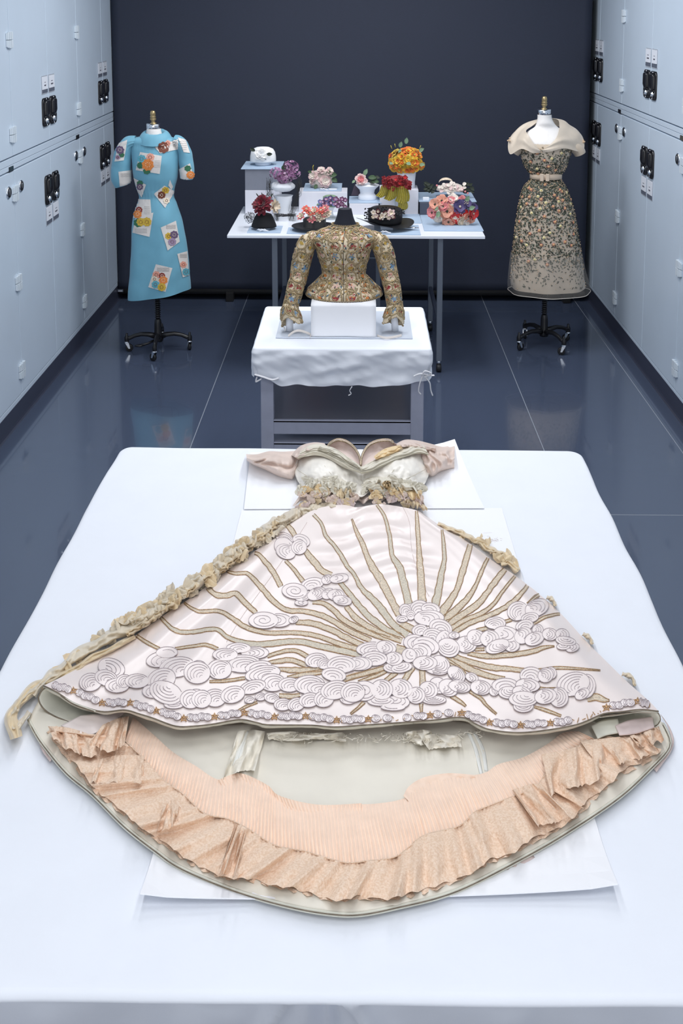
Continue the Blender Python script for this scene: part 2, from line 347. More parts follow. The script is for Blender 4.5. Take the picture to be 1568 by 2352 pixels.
# ------------------------------------------------------------------ white sheets under the gown
def sheet(name, pxs, z, th, lift, label, nseg=18):
    c = [atz(x, y, z) for x, y in pxs]      # far-left, far-right, near-right, near-left
    def fn(u, v):
        p = c[0] * (1 - u) * (1 - v) + c[1] * u * (1 - v) + c[2] * u * v + c[3] * (1 - u) * v
        return (p.x, p.y, z + lift(u, v))
    b = MB(); b.grid(fn, nseg, nseg * 2); return b.build(name, 'white_paper', label=label, cat='sheet', solid=th, smooth=False, loc=((c[0] + c[2]) / 2))
sheet('board_sheet', ((555, 1172), (1152, 1168), (1418, 2058), (322, 2080)), ZT + .0045, .002, lambda u, v: .020 * max(0, (v - .9) / .1) ** 2 * (1.1 - .9 * math.sin(math.pi * u) ** .5) + .001 * nz(u * 3, v * 3), 'white paper sheet lying under the embroidered skirt')
sheet('board_sheet', ((575, 1040), (1044, 1028), (1112, 1168), (560, 1170)), ZT + .009, .002, lambda u, v: .03 * max(0, (u - .75) / .25) ** 2 * max(0, 1 - v / .8) ** 1.5, 'white paper sheet lying under the gown bodice')
M('smudge', srgb(205, 190, 190), .8)
b = MB()
for k in range(34):
    x, y = 1135 + rnd.gauss(0, 9), 1240 + rnd.gauss(0, 3.2); p = atz(x, y, ZT + .0062); q = atz(x + rnd.uniform(-5, 7), y + rnd.uniform(-1, 2), ZT + .0062)
    b.tube([p, q], .0006, 4)
for k in range(9): p = atz(1111 + k * 2.2, 1225 - .1 * k, ZT + .0062); b.tube([p, p + Vector((.001, .003, 0))], .0005, 4)
b.build('thread_scraps', 'smudge', label='faint pinkish thread scraps on the white sheet right of the skirt', cat='threads', kind='stuff')
# ================================================================== gown skirt
M('satin', srgb(243, 230, 225), .34, var=.012, vscale=6, sheen=.2, spec=.6)
M('satin_puff', srgb(240, 227, 223), .36, var=.01, vscale=30, sheen=.05, spec=.6)
M('silver_thread', srgb(182, 170, 174), .45, .0, var=.25, vscale=500)
M('ray_net', srgb(214, 198, 176), .6, var=.22, vscale=260)
M('ray_grey', srgb(208, 198, 180), .6, var=.16, vscale=260)
M('gold_bead', srgb(172, 142, 108), .4, .3, var=.45, vscale=420)
M('border_gold', srgb(196, 154, 106), .4, .4, var=.3, vscale=400)
M('border_lilac', srgb(240, 230, 228), .5, .1, var=.14, vscale=300)
M('lining_green', srgb(234, 228, 214), .62, var=.025, vscale=9, bump=.05, bscale=30)
M('facing_green', srgb(216, 214, 200), .6, var=.08, vscale=20)
M('edge_dark', srgb(120, 108, 92), .6, var=.2, vscale=90)
M('peach_chiffon', srgb(250, 222, 200), .65, var=.035, vscale=25, sheen=.2)
M('lace', srgb(246, 220, 197), .7, col2=srgb(234, 202, 174), vscale=240, lo=.42, hi=.6, detail=8, bump=.35, bscale=220)
M('beige_chiffon', srgb(226, 213, 190), .55, var=.05, vscale=12, alpha=.93, sheen=.3)
M('tan_chiffon', srgb(230, 208, 170), .55, var=.06, vscale=14, alpha=.9, sheen=.3)
M('mauve_silk', srgb(214, 196, 192), .5, var=.06, vscale=20)
W_ = [(700, 1180), (740, 1165), (790, 1159), (820, 1165), (870, 1158), (920, 1164), (962, 1173)]
L_ = [(700, 1180), (655, 1207), (610, 1245), (560, 1285), (515, 1315), (470, 1350), (420, 1385), (365, 1420), (310, 1460), (240, 1500), (170, 1540), (110, 1570), (100, 1575)]
R_ = [(962, 1173), (1010, 1207), (1070, 1242), (1130, 1287), (1180, 1320), (1235, 1362), (1290, 1412), (1345, 1472), (1390, 1517), (1440, 1566), (1490, 1610), (1512, 1634)]
B_ = [(100, 1575), (130, 1590), (168, 1614), (205, 1628), (240, 1635), (286, 1631), (320, 1640), (352, 1650), (403, 1668), (445, 1668), (490, 1663), (551, 1653), (590, 1660), (617, 1665), (714, 1666), (768, 1670), (845, 1665), (920, 1660), (987, 1655), (1059, 1648), (1090, 1662), (1125, 1676), (1191, 1683), (1263, 1676), (1329, 1663), (1385, 1640), (1426, 1635), (1470, 1630), (1512, 1634)]
NS, NTT = 170, 110
Ws, Bs = resample(W_, NS + 1), resample(B_, NS + 1); Ls, Rs = resample(L_, NTT + 1), resample(R_, NTT + 1)
def skirt_px(i, j):
    s, t = i / NS, j / NTT
    return tuple((1 - t) * Ws[i][k] + t * Bs[i][k] + (1 - s) * Ls[j][k] + s * Rs[j][k] - ((1 - s) * (1 - t) * Ws[0][k] + s * (1 - t) * Ws[-1][k] + (1 - s) * t * Bs[0][k] + s * t * Bs[-1][k]) for k in (0, 1))
def skirt_h(s, t, x, y):
    e = sstep(0, .05, min(s, 1 - s)); hem = sstep(.9, 1, t)
    h = .008 + e * lerp(.020, .040, t) + (1 - e) * .042 * sstep(.8, 1, t)
    h += .013 * sstep(.15, .6, t) * (math.exp(-((s - .155) / .035) ** 2) - .8 * math.exp(-((s - .085) / .035) ** 2))
    wr = sstep(.22, .4, s) * (1 - sstep(.72, .85, s)) * (1 - sstep(.28, .62, t))
    h += wr * (.0026 * math.sin(t * 95 + 5 * nz(s * 4, t * 3) + 6 * s) + .003 * nz(s * 7, t * 26))
    h += .004 * nz(s * 5, t * 3, 2) * e + .003 * hem * math.sin(s * 60 + 3 * nz(s * 9, 0))
    h += .002 * nz(s * 30, t * 6, 4) * sstep(.75, .95, s)
    return h
sk = MB(); vs = []
for i in range(NS + 1):
    for j in range(NTT + 1):
        x, y = skirt_px(i, j); p = atz(x, y, ZT + .01 + skirt_h(i / NS, j / NTT, x, y)); vs.append(p)
sk.add(vs, [(i * (NTT + 1) + j, i * (NTT + 1) + j + 1, (i + 1) * (NTT + 1) + j + 1, (i + 1) * (NTT + 1) + j) for i in range(NS) for j in range(NTT)])
SKB = sk.bvh()
gs = thing('gown_skirt', atz(800, 1700, ZT), 'pale satin skirt embroidered with sunrays and clouds, spread on the long table', 'skirt')
front = sk.build('front_panel', 'satin', gs)
def on(x, y, off=.0008):
    p, n = cast(SKB, x, y)
    if p is None:
        return None
    return p + n * off
# seam lines of the satin panels
for seam in ([(925, 1165), (940, 1200), (945, 1260), (960, 1320), (985, 1370)], [(705, 1200), (640, 1300), (560, 1410), (520, 1475)]):
    pts = [q for q in (on(*p, .0003) for p in resample(seam, 24)) if q]
    b = MB(); b.tube(pts, .0007, 4); b.build('panel_seam', 'mauve_silk', front)
C1 = lambda x, y: (80 + x / 3.92, 1440 + y / 3.92)
C2 = lambda x, y: (440 + x / 3.92, 1440 + y / 3.92)
C3 = lambda x, y: (800 + x / 3.92, 1360 + y / 3.92)
C4 = lambda x, y: (1140 + x / 3.92, 1360 + y / 3.92)
C5 = lambda x, y: (480 + x / 3.92, 1180 + y / 3.92)
C6 = lambda x, y: (840 + x / 3.92, 1150 + y / 3.92)
G = lambda x, y: (x, y)
RAYS = [
 [(C6, 100, 40, 20), (C6, 170, 150, 25), (C6, 215, 330, 32), (C6, 235, 490, 38), (C6, 300, 600, 60), (C6, 340, 740, 62), (C6, 385, 930, 66)],
 [(C6, 455, 95, 20), (C6, 465, 250, 35), (C6, 475, 400, 35), (C6, 485, 560, 52), (C6, 495, 700, 60), (C6, 505, 910, 72)],
 [(C6, 685, 265, 15), (C6, 700, 400, 30), (C6, 705, 540, 36), (C6, 680, 660, 50), (C6, 655, 800, 60), (C6, 620, 960, 72)],
 [(C6, 940, 390, 40), (C6, 905, 520, 50), (C6, 860, 670, 52), (C6, 820, 800, 46), (C6, 760, 900, 60), (C6, 670, 1030, 80)],
 [(C6, 1100, 510, 20), (C6, 1040, 640, 30), (C6, 990, 760, 30), (C6, 930, 860, 45), (C6, 850, 950, 55), (C6, 700, 1080, 70)],
 [(C6, 1255, 615, 40), (C6, 1170, 720, 50), (C6, 1090, 830, 45), (C6, 1010, 930, 56), (C6, 860, 1035, 55), (C6, 740, 1110, 60)],
 [(C6, 1345, 675, 20), (C6, 1230, 820, 25), (C6, 1150, 930, 30), (C6, 1050, 1010, 38), (C6, 900, 1075, 40), (C6, 770, 1150, 46)],
 [(C6, 1465, 750, 25), (C6, 1360, 880, 40), (C6, 1240, 970, 42), (C6, 1100, 1040, 42), (C6, 930, 1105, 46), (C6, 790, 1190, 46)],
 [(C6, 1575, 838, 20), (C6, 1520, 880, 28), (C6, 1460, 935, 32)],
 [(C6, -126, 168, 10), (C6, -81, 288, 30), (C6, -31, 388, 40), (C6, 10, 500, 46), (C6, 60, 600, 60), (C6, 150, 740, 66), (C6, 210, 860, 62), (C6, 300, 1030, 60)],
 [(C5, 940, 10, 25), (C5, 1010, 90, 25), (C5, 1050, 200, 30), (C5, 1120, 280, 30), (C5, 1190, 380, 35), (C5, 1240, 470, 35), (C5, 1300, 540, 30), (C5, 1370, 670, 40), (C5, 1440, 740, 50), (C3, 260, 110, 60), (C3, 330, 200, 60), (C3, 400, 290, 60), (C3, 530, 390, 64)],
 [(C5, 690, 90, 40), (C5, 730, 135, 42), (C5, 775, 200, 40)],
 [(C5, 860, 330, 45), (C5, 950, 440, 58), (C5, 1010, 510, 50), (C5, 1100, 555, 46)],
 [(C5, 1170, 610, 36), (C5, 1260, 720, 45), (C5, 1340, 820, 50), (C5, 1430, 920, 55), (C3, 276, 294, 55), (C3, 360, 350, 50), (C3, 470, 400, 50)],
 [(C5, 690, 425, 25), (C5, 760, 500, 30), (C5, 845, 610, 36)],
 [(C5, 1235, 835, 40), (C5, 1310, 930, 50), (C5, 1420, 1010, 50), (C3, 296, 374, 46), (C3, 480, 440, 50)],
 [(C5, 365, 360, 15), (C5, 440, 365, 30), (C5, 510, 440, 40), (C5, 580, 530, 45), (C5, 645, 655, 40)],
 [(C5, 930, 800, 30), (C5, 1030, 810, 36), (C5, 1120, 870, 45), (C5, 1200, 950, 45), (C5, 1320, 1020, 48), (C3, 200, 374, 46), (C3, 370, 430, 44)],
 [(C5, 140, 510, 15), (C5, 230, 540, 25), (C5, 340, 540, 30), (C5, 420, 610, 40), (C5, 500, 700, 45), (C5, 580, 790, 45), (C5, 700, 870, 40), (C5, 850, 880, 40), (C5, 1000, 915, 45), (C5, 1120, 970, 45), (C5, 1230, 1040, 45), (C3, 80, 386, 44), (C3, 200, 440, 40)],
 [(C5, -10, 670, 35), (C5, 60, 730, 45), (C5, 150, 740, 45), (C5, 240, 720, 45), (C5, 310, 790, 45), (C5, 420, 895, 40)],
 [(C5, 780, 980, 36), (C5, 930, 990, 48), (C2, 1220, 15, 50), (C2, 1300, 50, 50), (C2, 1400, 105, 50), (C2, 1560, 180, 46)],
 [(G, 423, 1385, 3), (G, 454, 1404, 7), (G, 505, 1405, 8), (G, 541, 1426, 10), (G, 566, 1442, 10), (G, 612, 1454, 9), (G, 679, 1454, 9), (G, 730, 1462, 10), (G, 786, 1482, 11), (G, 830, 1494, 12)],
 [(G, 365, 1414, 5), (G, 398, 1446, 9), (G, 434, 1453, 9), (G, 495, 1446, 9), (G, 526, 1466, 9), (G, 587, 1481, 13), (G, 679, 1474, 13), (G, 740, 1486, 14), (G, 825, 1504, 14)],
 [(G, 314, 1461, 6), (G, 340, 1478, 7), (G, 366, 1491, 6)], [(G, 402, 1491, 5), (G, 445, 1485, 6), (G, 474, 1482, 7), (G, 500, 1492, 7)],
 [(C2, 680, 268, 28), (C2, 780, 235, 30), (C2, 880, 215, 32), (C2, 960, 225, 34), (C2, 1040, 270, 40)],
 [(C2, 670, 325, 16), (C2, 800, 310, 40), (C2, 900, 302, 42), (C2, 1030, 350, 38)],
 [(C2, 770, 380, 25), (C2, 900, 392, 45), (C2, 1050, 390, 40), (C2, 1210, 385, 30)],
 [(C2, 860, 455, 12), (C2, 1000, 435, 40), (C2, 1180, 405, 40)],
 [(C2, 160, 495, 16), (C2, 300, 490, 22), (C2, 480, 463, 25)],
 [(C2, 1370, 475, 40), (C2, 1568, 422, 40), (C3, 330, 685, 40)],
 [(C3, -150, 850, 30), (C3, 0, 775, 40), (C3, 150, 735, 40), (C3, 320, 690, 40)],
 [(C3, 90, 812, 20), (C3, 250, 755, 30), (C3, 340, 715, 25)], [(C3, 335, 800, 35), (C3, 430, 725, 40)], [(C3, 500, 800, 45), (C3, 575, 680, 45)], [(C3, 670, 850, 55), (C3, 662, 690, 42)],
 [(C3, 850, 590, 30), (C3, 990, 690, 45), (C3, 1060, 750, 20)], [(C3, 890, 600, 50), (C3, 1020, 660, 56), (C3, 1150, 720, 50), (C3, 1290, 765, 44), (C3, 1410, 778, 22)],
 [(C3, 960, 585, 40), (C3, 1120, 640, 50), (C3, 1280, 680, 50), (C3, 1420, 692, 42), (C4, 250, 708, 36), (C4, 400, 703, 20), (C4, 530, 686, 24), (C4, 700, 691, 18), (C4, 930, 708, 8)],
 [(C3, 1070, 556, 26), (C3, 1250, 580, 45), (C3, 1420, 572, 40), (C4, 200, 560, 42), (C4, 330, 535, 40), (C4, 430, 502, 30), (C4, 520, 490, 8)],
 [(C4, 285, 110, 20), (C4, 350, 42, 26), (C4, 430, 15, 14)], [(C4, 335, 285, 25), (C4, 420, 235, 25), (C4, 520, 205, 20), (C4, 595, 200, 12)], [(C4, 75, 270, 28), (C4, 135, 252, 24)],
 [(C3, 1150, 350, 26), (C3, 1250, 328, 36)], [(C3, 1140, 520, 28), (C3, 1225, 518, 20)], [(C4, 380, 865, 18), (C4, 450, 885, 40), (C4, 535, 880, 34)],
 [(C4, 815, 965, 45), (C4, 900, 950, 60), (C4, 970, 975, 40), (C4, 1015, 978, 10)], [(C4, 340, 1036, 15), (C4, 450, 1070, 25), (C4, 580, 1118, 16)],
 [(C3, 925, 940, 30), (C3, 1000, 985, 30), (C3, 1055, 1030, 14)], [(C3, 1090, 900, 20), (C3, 1190, 960, 26), (C3, 1240, 1020, 20), (C3, 1330, 1100, 14)],
 [(C3, 655, 1010, 30), (C3, 655, 1090, 14)], [(C3, 140, 995, 26), (C3, 80, 1050, 20), (C3, 20, 1100, 14)], [(C2, 785, 620, 28), (C2, 880, 630, 42), (C2, 975, 618, 24)], [(C2, 590, 682, 15), (C2, 490, 720, 20), (C2, 405, 765, 10)],
 [(C3, 425, 515, 85), (C3, 505, 535, 70)], [(C3, 470, 285, 56), (C3, 590, 345, 60)],
]
for ri, ray_ in enumerate(RAYS):
    pts = [(*c(x, y), w_ / (1 if c is G else 3.92)) for c, x, y, w_ in ray_]
    n = max(6, int(sum(math.dist(pts[i][:2], pts[i + 1][:2]) for i in range(len(pts) - 1)) / 4))
    sm = resample(pts, n); a = []; d = []; mids = []
    for i, (x, y, w_) in enumerate(sm):
        x0, y0 = sm[max(0, i - 1)][:2]; x1, y1 = sm[min(n - 1, i + 1)][:2]; l = math.hypot(x1 - x0, y1 - y0) or 1; nx, ny = -(y1 - y0) / l, (x1 - x0) / l
        h1 = w_ / 2 * (1 + .25 * nz(i * .35, ri, 1)); h2 = w_ / 2 * (1 + .25 * nz(i * .35, ri, 7)); p, q = on(x + nx * h1, y + ny * h1), on(x - nx * h2, y - ny * h2)
        if p and q: a.append(p); d.append(q)
    if len(a) < 2: continue
    b = MB(); vs = a + d; k = len(a); up = Vector((0, 0, .0002))
    b.add(vs, [(i, i + 1, k + i + 1, k + i) for i in range(k - 1)], 0)
    b.tube([p + up for p in a], .0014, 5, 1); b.tube([p + up for p in d], .0014, 5, 1)
    b.build('sun_ray', ['ray_grey' if ri in (0, 2, 10, 13, 22, 40) else 'ray_net', 'gold_bead'], front)
LOBES = [(C3, l) for l in [(640,160,90,80,0,100,4),(510,170,55,55,0,60,3),(740,160,85,55,10,120,3),(560,215,40,45,0,90,3),(485,250,50,30,0,90,2),(725,240,135,70,0,150,4),(830,330,105,75,20,80,4),(640,350,70,50,-10,60,3),(760,400,90,65,10,100,4),(590,460,95,70,0,45,3),(850,430,60,80,30,180,3),(1060,480,95,75,0,180,5),(900,510,100,85,20,250,5),(700,490,120,75,15,130,3),
 (400,690,85,45,0,-90,3),(480,690,95,45,-10,250,3),(660,540,90,65,15,160,3),(610,590,55,70,0,200,3),(545,580,65,65,0,330,2),(200,520,130,60,-5,60,4),(340,510,90,60,15,180,4),(410,610,80,60,0,200,3),(230,610,120,65,0,80,4),(120,655,95,60,0,200,3),(15,670,55,55,0,200,3),
 (790,700,110,55,10,180,4),(830,660,90,70,40,200,5),(690,650,110,65,0,200,4),(970,750,90,60,40,180,6),(1110,780,60,40,20,150,3),(950,400,50,30,0,0,2),(1150,420,85,70,20,180,4),(1320,290,95,55,0,100,4),(1470,490,70,60,0,180,3),(1420,390,115,70,10,180,3),(1270,430,85,75,0,180,4),(1340,500,110,60,-20,-45,4),
 (470,880,105,85,10,180,5),(300,890,100,90,0,180,5),(400,1050,110,30,0,-90,2),(440,1000,110,60,0,-120,3),(290,990,120,45,0,-80,3),(810,850,85,70,30,200,3),(900,870,90,75,30,180,4),(770,980,110,40,0,-90,4),(720,890,85,75,20,180,4),(610,940,80,75,0,200,4),(0,960,80,60,0,60,4),(140,900,115,90,0,999,4),(1000,860,100,55,10,180,5),(1190,870,95,65,10,180,5),(1310,900,45,45,0,150,3),(1410,850,120,65,0,80,3),(1440,915,90,55,0,-60,4)]]
LOBES += [(C4, l) for l in [(190,180,95,85,-20,45,5),(360,150,110,75,-25,150,4),(300,240,80,45,-10,90,3),(250,310,80,50,-15,80,3),(240,400,85,70,-40,180,4),(370,350,50,50,0,180,3),(340,430,90,60,-20,200,3),(480,390,70,55,10,180,4),(590,390,60,50,20,180,3),(680,510,60,40,-15,180,3),(600,500,60,30,0,-90,2),(620,450,90,40,10,-90,3),
 (310,760,100,75,0,100,4),(490,740,50,55,-10,180,3),(440,760,70,65,-20,160,4),(280,850,110,60,5,170,4),(230,920,90,60,20,180,4),(240,1040,90,55,0,-90,4),(240,975,130,70,0,-60,4),(800,860,90,110,10,200,5),(690,840,150,105,-15,40,6),(770,930,70,45,-30,180,3),(560,960,85,90,-10,190,5),(440,950,100,70,-10,180,4)]]
LOBES += [(C2, l) for l in [(420,200,110,45,0,80,3),(300,260,115,55,0,45,4),(570,240,125,55,0,170,4),(460,340,170,80,0,60,5),(250,390,110,90,0,40,5),(60,390,80,80,0,60,4),(600,370,120,55,-10,60,3),(640,430,160,70,-10,50,5),(730,510,115,80,0,40,4),(880,530,100,65,0,60,4),(550,550,120,60,-15,90,4),(1060,530,140,85,0,60,5),(1140,560,100,55,0,60,3),(1120,310,100,65,-5,60,4),(1190,340,60,50,0,60,4),(1500,340,100,60,0,180,3),(1350,350,130,75,0,100,4),(1280,440,110,60,10,100,3),
 (40,650,90,80,0,60,4),(100,650,70,70,0,60,4),(210,650,100,80,0,60,5),(370,620,110,75,-15,50,4),(520,670,45,30,0,60,2),(620,640,50,35,0,60,3),(720,650,70,45,15,60,3),(820,710,80,55,0,60,4),(940,710,80,60,-15,50,4),(1060,670,95,65,-10,60,4),(1190,660,90,75,-10,60,4),(1290,580,130,85,-10,60,5),(1450,600,110,90,0,60,5)]]
LOBES += [(C1, l) for l in [(680,250,85,70,30,150,3),(470,350,90,85,0,60,4),(570,310,110,80,-30,60,4),(690,380,120,85,15,150,4),(360,460,65,85,-30,40,3),(500,510,100,80,-10,50,5),(640,470,100,70,10,60,4),(740,540,110,65,0,40,4),(800,500,70,60,-10,40,4),(920,500,110,65,0,40,4),(1190,240,100,50,0,80,2),(1130,300,130,70,-10,50,3),(1280,370,160,90,-10,50,5),(1140,480,130,95,-20,50,5),(1460,420,120,100,0,50,5),(1060,590,90,60,0,45,3),(1250,710,90,35,0,-90,2),(1250,640,100,70,0,150,4),(1180,600,150,100,20,-70,5),(1400,660,95,85,0,40,4),(1500,660,90,80,0,40,4)]]
LOBES += [(C5, l) for l in [(660,150,45,50,30,60,4),(680,230,80,50,25,60,3),(830,250,80,55,20,120,3),(680,310,100,80,40,200,4),(690,350,90,65,20,0,4),(810,310,70,65,0,20,4),(930,640,100,55,-10,100,3),(1060,600,50,40,-30,180,3),(1170,590,85,40,-10,180,2),(830,810,60,28,0,0,2),(850,750,80,45,-15,180,4),(970,730,90,55,-20,180,5),(770,705,115,70,5,999,4),(1070,730,60,45,-30,180,2),(1140,740,75,50,0,200,4),(1200,790,85,45,10,200,3),(630,970,110,60,0,180,3),(760,965,45,30,-20,180,3),(490,970,135,75,0,999,4)]]
def puff(mb, c, l, k, thr=.00075, mat=(0, 1), lay=.00003, dome=.0003, hide=None):
    cx, cy, rx, ry, rot, an, n = l; cr, sr = math.cos(R(rot)), math.sin(R(rot)); base = .0021 + lay * (k % 40)
    def E(f, g, ox=0, oy=0):
        x, y = f * rx * math.cos(g), f * ry * math.sin(g); return c(cx + ox + x * cr - y * sr, cy + oy + x * sr + y * cr)
    N = 22; ring = [on(*E(1, 2 * math.pi * i / N), base) for i in range(N)]; mid = [on(*E(.6, 2 * math.pi * i / N), base + dome) for i in range(N)]; cen = on(*c(cx, cy), base + dome * 1.3)
    if cen is None or any(p is None for p in ring + mid): return False
    vs = ring + mid + [cen]; mb.add(vs, [(i, (i + 1) % N, N + (i + 1) % N, N + i) for i in range(N)] + [(N + i, N + (i + 1) % N, 2 * N) for i in range(N)], mat[0])
    def runs(px, pts, r_):
        cur = []
        for xy, p in list(zip(px, pts)) + [(None, None)]:
            if p is None or (hide and hide(xy, k)):
                if len(cur) > 1: mb.tube(cur, r_, 4, mat[1])
                cur = []
            else: cur.append(p)
    rg = [2 * math.pi * (i % 33) / 33 for i in range(34)]; runs([E(1, a) for a in rg], [on(*E(1, a), base + .0005) for a in rg], thr)
    if an == 999:
        for turns, r0, r1, ph in ((1.9, .80, .12, 0.5),):
            xy = [E(lerp(r0, r1, i / 40), ph + turns * 2 * math.pi * i / 40) for i in range(41)]; runs(xy, [on(*e, base + dome * 1.2 + .0003) for e in xy], thr)
        return True
    ax, ay = math.cos(R(an)), math.sin(R(an))
    for i in range(1, n + 1):
        f = 1 - i / (n + .9); ox, oy = ax * rx * (1 - f) * .62, ay * ry * (1 - f) * .62
        span = R(105 - 9 * i + 12 * nz(cx * .1, i, 3)); a0 = math.atan2(-ay, -ax) - R(rot) * 0 + .25 * nz(cx, cy, i)
        xy = [E(f, a0 - span + 2 * span * q / 18, ox, oy) for q in range(19)]; runs(xy, [on(*e, base + dome + .0004) for e in xy], thr * .9)
    return True
ELL = []
for c, l in LOBES:
    g0 = c(l[0], l[1]); g1 = c(l[0] + l[2], l[1]); g2 = c(l[0], l[1] + l[3]); ELL.append((g0[0], g0[1], g1[0] - g0[0], g2[1] - g0[1], math.cos(R(l[4])), math.sin(R(l[4]))))
def hidden(xy, k):
    for (ex, ey, ra, rb_, cr, sr) in ELL[k + 1:]:
        dx, dy = xy[0] - ex, xy[1] - ey
        if abs(dx) < 45 and abs(dy) < 45:
            a, b_ = dx * cr + dy * sr, -dx * sr + dy * cr
            if (a / ra) ** 2 + (b_ / rb_) ** 2 < .96: return True
    return False
for k, (c, l) in enumerate(LOBES):
    b = MB()
    if puff(b, c, l, k, hide=hidden): b.build('cloud_puff', ['satin_puff', 'silver_thread'], front)
# hem border of gold stars and lilac beadwork
STARS = [C1(*p) for p in ((345,580),(605,690),(860,690),(1090,760),(1340,830))] + [C2(*p) for p in ((205,815),(475,780),(745,815),(1025,810),(1305,845))] + [C3(*p) for p in ((180,1150),(465,1150),(735,1115),(1020,1095),(1270,1180))] + [C4(*p) for p in ((215,1205),(485,1185),(750,1160),(990,1045),(1270,990))]
STARS = [(115, 1574)] + STARS + [(1493, 1621)]
for i, (x, y) in enumerate(STARS[1:-1]):
    b = MB(); o8 = [(x + (10 if q % 2 == 0 else 4.2) * math.cos(-math.pi / 2 + q * math.pi / 5), y + (8.5 if q % 2 == 0 else 3.6) * math.sin(-math.pi / 2 + q * math.pi / 5)) for q in range(10)]
    pts = [on(*p, .0022) for p in o8]; cc = on(x, y, .0032)
    if None in pts or cc is None: continue
    b.tube(pts, .0013, 5, 0, closed=True); b.sphere(cc, .0032, 8, 0, (1, 1, .6)); b.build('border_star', 'border_gold', front)
for i in range(len(STARS) - 1):
    (xa, ya), (xb, yb) = STARS[i], STARS[i + 1]; b = MB(); d = math.dist((xa, ya), (xb, yb)); n = 4
    for q in range(n):
        f = (q + .5) / n; f = .14 + .72 * f; x, y = lerp(xa, xb, f), lerp(ya, yb, f) + (1.5 if q % 2 else -1); puff(b, G, (x, y, d * .14, 8.2, 8, 170 if i % 2 else 10, 3), q, .0006, (0, 1), .0004, .001)
    for q in range(7):
        f = .12 + .76 * q / 6; p = on(lerp(xa, xb, f) + rnd.uniform(-2, 2), lerp(ya, yb, f) + rnd.uniform(-6, 7), .0024)
        p2 = on(lerp(xa, xb, f) + rnd.uniform(2, 6), lerp(ya, yb, f) + rnd.uniform(-6, 7), .0024)
        if p and p2: b.tube([p, p2], .0009, 4, 2)
    if b.v: b.build('border_beadwork', ['border_lilac', 'silver_thread', 'border_gold'], front)
# ------------------------------------------------------------------ underside of the skirt: hem edges, lining, ruffles
def hemz(i): return skirt_h(i / NS, 1, 0, 0) + ZT + .01
hp = [Vector(sk.v[i * (NTT + 1) + NTT]) for i in range(NS + 1)]
b = MB(); b.tube(hp, .0016, 5, 0); b.build('hem_cord', 'edge_dark', front)
b = MB()
def facing(u, v):
    i = min(NS, int(u * NS)); x, y = Bs[i]; k = 2.6 + 1.2 * nz(u * 30, 0) + 1 * math.sin(u * 40); z = hp[i].z - .002 - v * .004
    return atz(x, y + v * k, z) + Vector((0, .004 * (1 - v), 0))
b.grid(facing, NS, 3); b.build('hem_facing', 'facing_green', front, solid=.002)
b = MB()
def facing2(u, v):
    i = min(NS, int(u * NS)); x, y = Bs[i]; k = 2.8 + 1.2 * nz(u * 30, 0) + 1 * math.sin(u * 40); z = hp[i].z - .007 - v * .010
    return atz(x, y + k + v * (2.5 + 2 * nz(u * 50, 4)), z) + Vector((0, .008 * (1 - v), 0))
b.grid(facing2, NS, 2); b.build('hem_facing', 'lining_green', front, solid=.0015)
b = MB(); b.tube([facing2(i / NS, 1) for i in range(NS + 1)], .0011, 4); b.build('hem_cord', 'edge_dark', front)
# rolled side folds with open ends
def roll(pts, ey, mat, dirv):
    sm = resample(pts, 40); b = MB()
    def fn(u, v):
        x, y, z = sm[min(39, int(u * 39 + .5))]; p = atz(x, y, ZT + .01 + z); q = p + Vector((dirv[0], dirv[1], 0)) * v; q.z = lerp(p.z - .004 * (z > .03), ZT + .012 + (p.z - ZT - .01) * .3, v ** .7); return q
    b.grid(fn, 39, 10); o = b.build('side_roll', mat, gs, solid=.002)
    b = MB(); b.tube([fn(i / 39, 0) for i in range(40)], .0016, 5); b.build('hem_cord', 'edge_dark', gs); return o
roll([(215, 1630, .044), (168, 1613, .047), (135, 1590, .048), (112, 1576, .048), (98, 1580, .046), (89, 1596, .034), (90, 1612, .022), (102, 1630, .010), (125, 1645, .006), (165, 1662, .004), (205, 1684, .004)], 0, 'facing_green', (.05, .055))
roll([(1380, 1642, .044), (1426, 1636, .047), (1470, 1629, .048), (1500, 1628, .048), (1513, 1637, .044), (1516, 1650, .03), (1510, 1663, .016), (1494, 1671, .008), (1460, 1675, .005), (1400, 1682, .004)], 0, 'facing_green', (-.05, .055))
OUT = [(66, 1652), (80, 1680), (102, 1713), (153, 1774), (214, 1825), (286, 1897), (357, 1953), (418, 1994), (541, 2045), (663, 2080), (760, 2097), (830, 2098), (921, 2080), (1010, 2058), (1084, 2029), (1202, 1968), (1299, 1912), (1421, 1830), (1498, 1759), (1533, 1720), (1537, 1695), (1522, 1662)]
TOPL = [(88, 1612), (130, 1625), (200, 1640), (300, 1640), (420, 1665), (600, 1660), (800, 1662), (1000, 1650), (1150, 1672), (1300, 1660), (1440, 1640), (1505, 1650)]
def patch(mb, top, bot, zf, nu, nv, mat=0, jit=None):
    T = resample(top, nu + 1); Bt = resample(bot, nu + 1)
    def fn(u, v):
        i = int(round(u * nu)); x = lerp(T[i][0], Bt[i][0], v); y = lerp(T[i][1], Bt[i][1], v)
        if jit: dx, dy = jit(u, v); x += dx; y += dy
        return atz(x, y, zf(u, v, x, y))
    mb.grid(fn, nu, nv, mat); return fn
ZL = ZT + .012
b = MB()
def lin_z(u, v, x, y):
    z = ZL + .004 * nz(x * .012, y * .02) + .0022 * nz(x * .04, y * .05, 2)
    z += .012 * math.exp(-((x - (560 - (y - 1690) * .28)) / 14) ** 2) * (1 - sstep(1740, 1800, y)) + .008 * math.exp(-((x - 1085 - (y - 1690) * .12) / 16) ** 2) * (1 - sstep(1740, 1800, y))
    return z
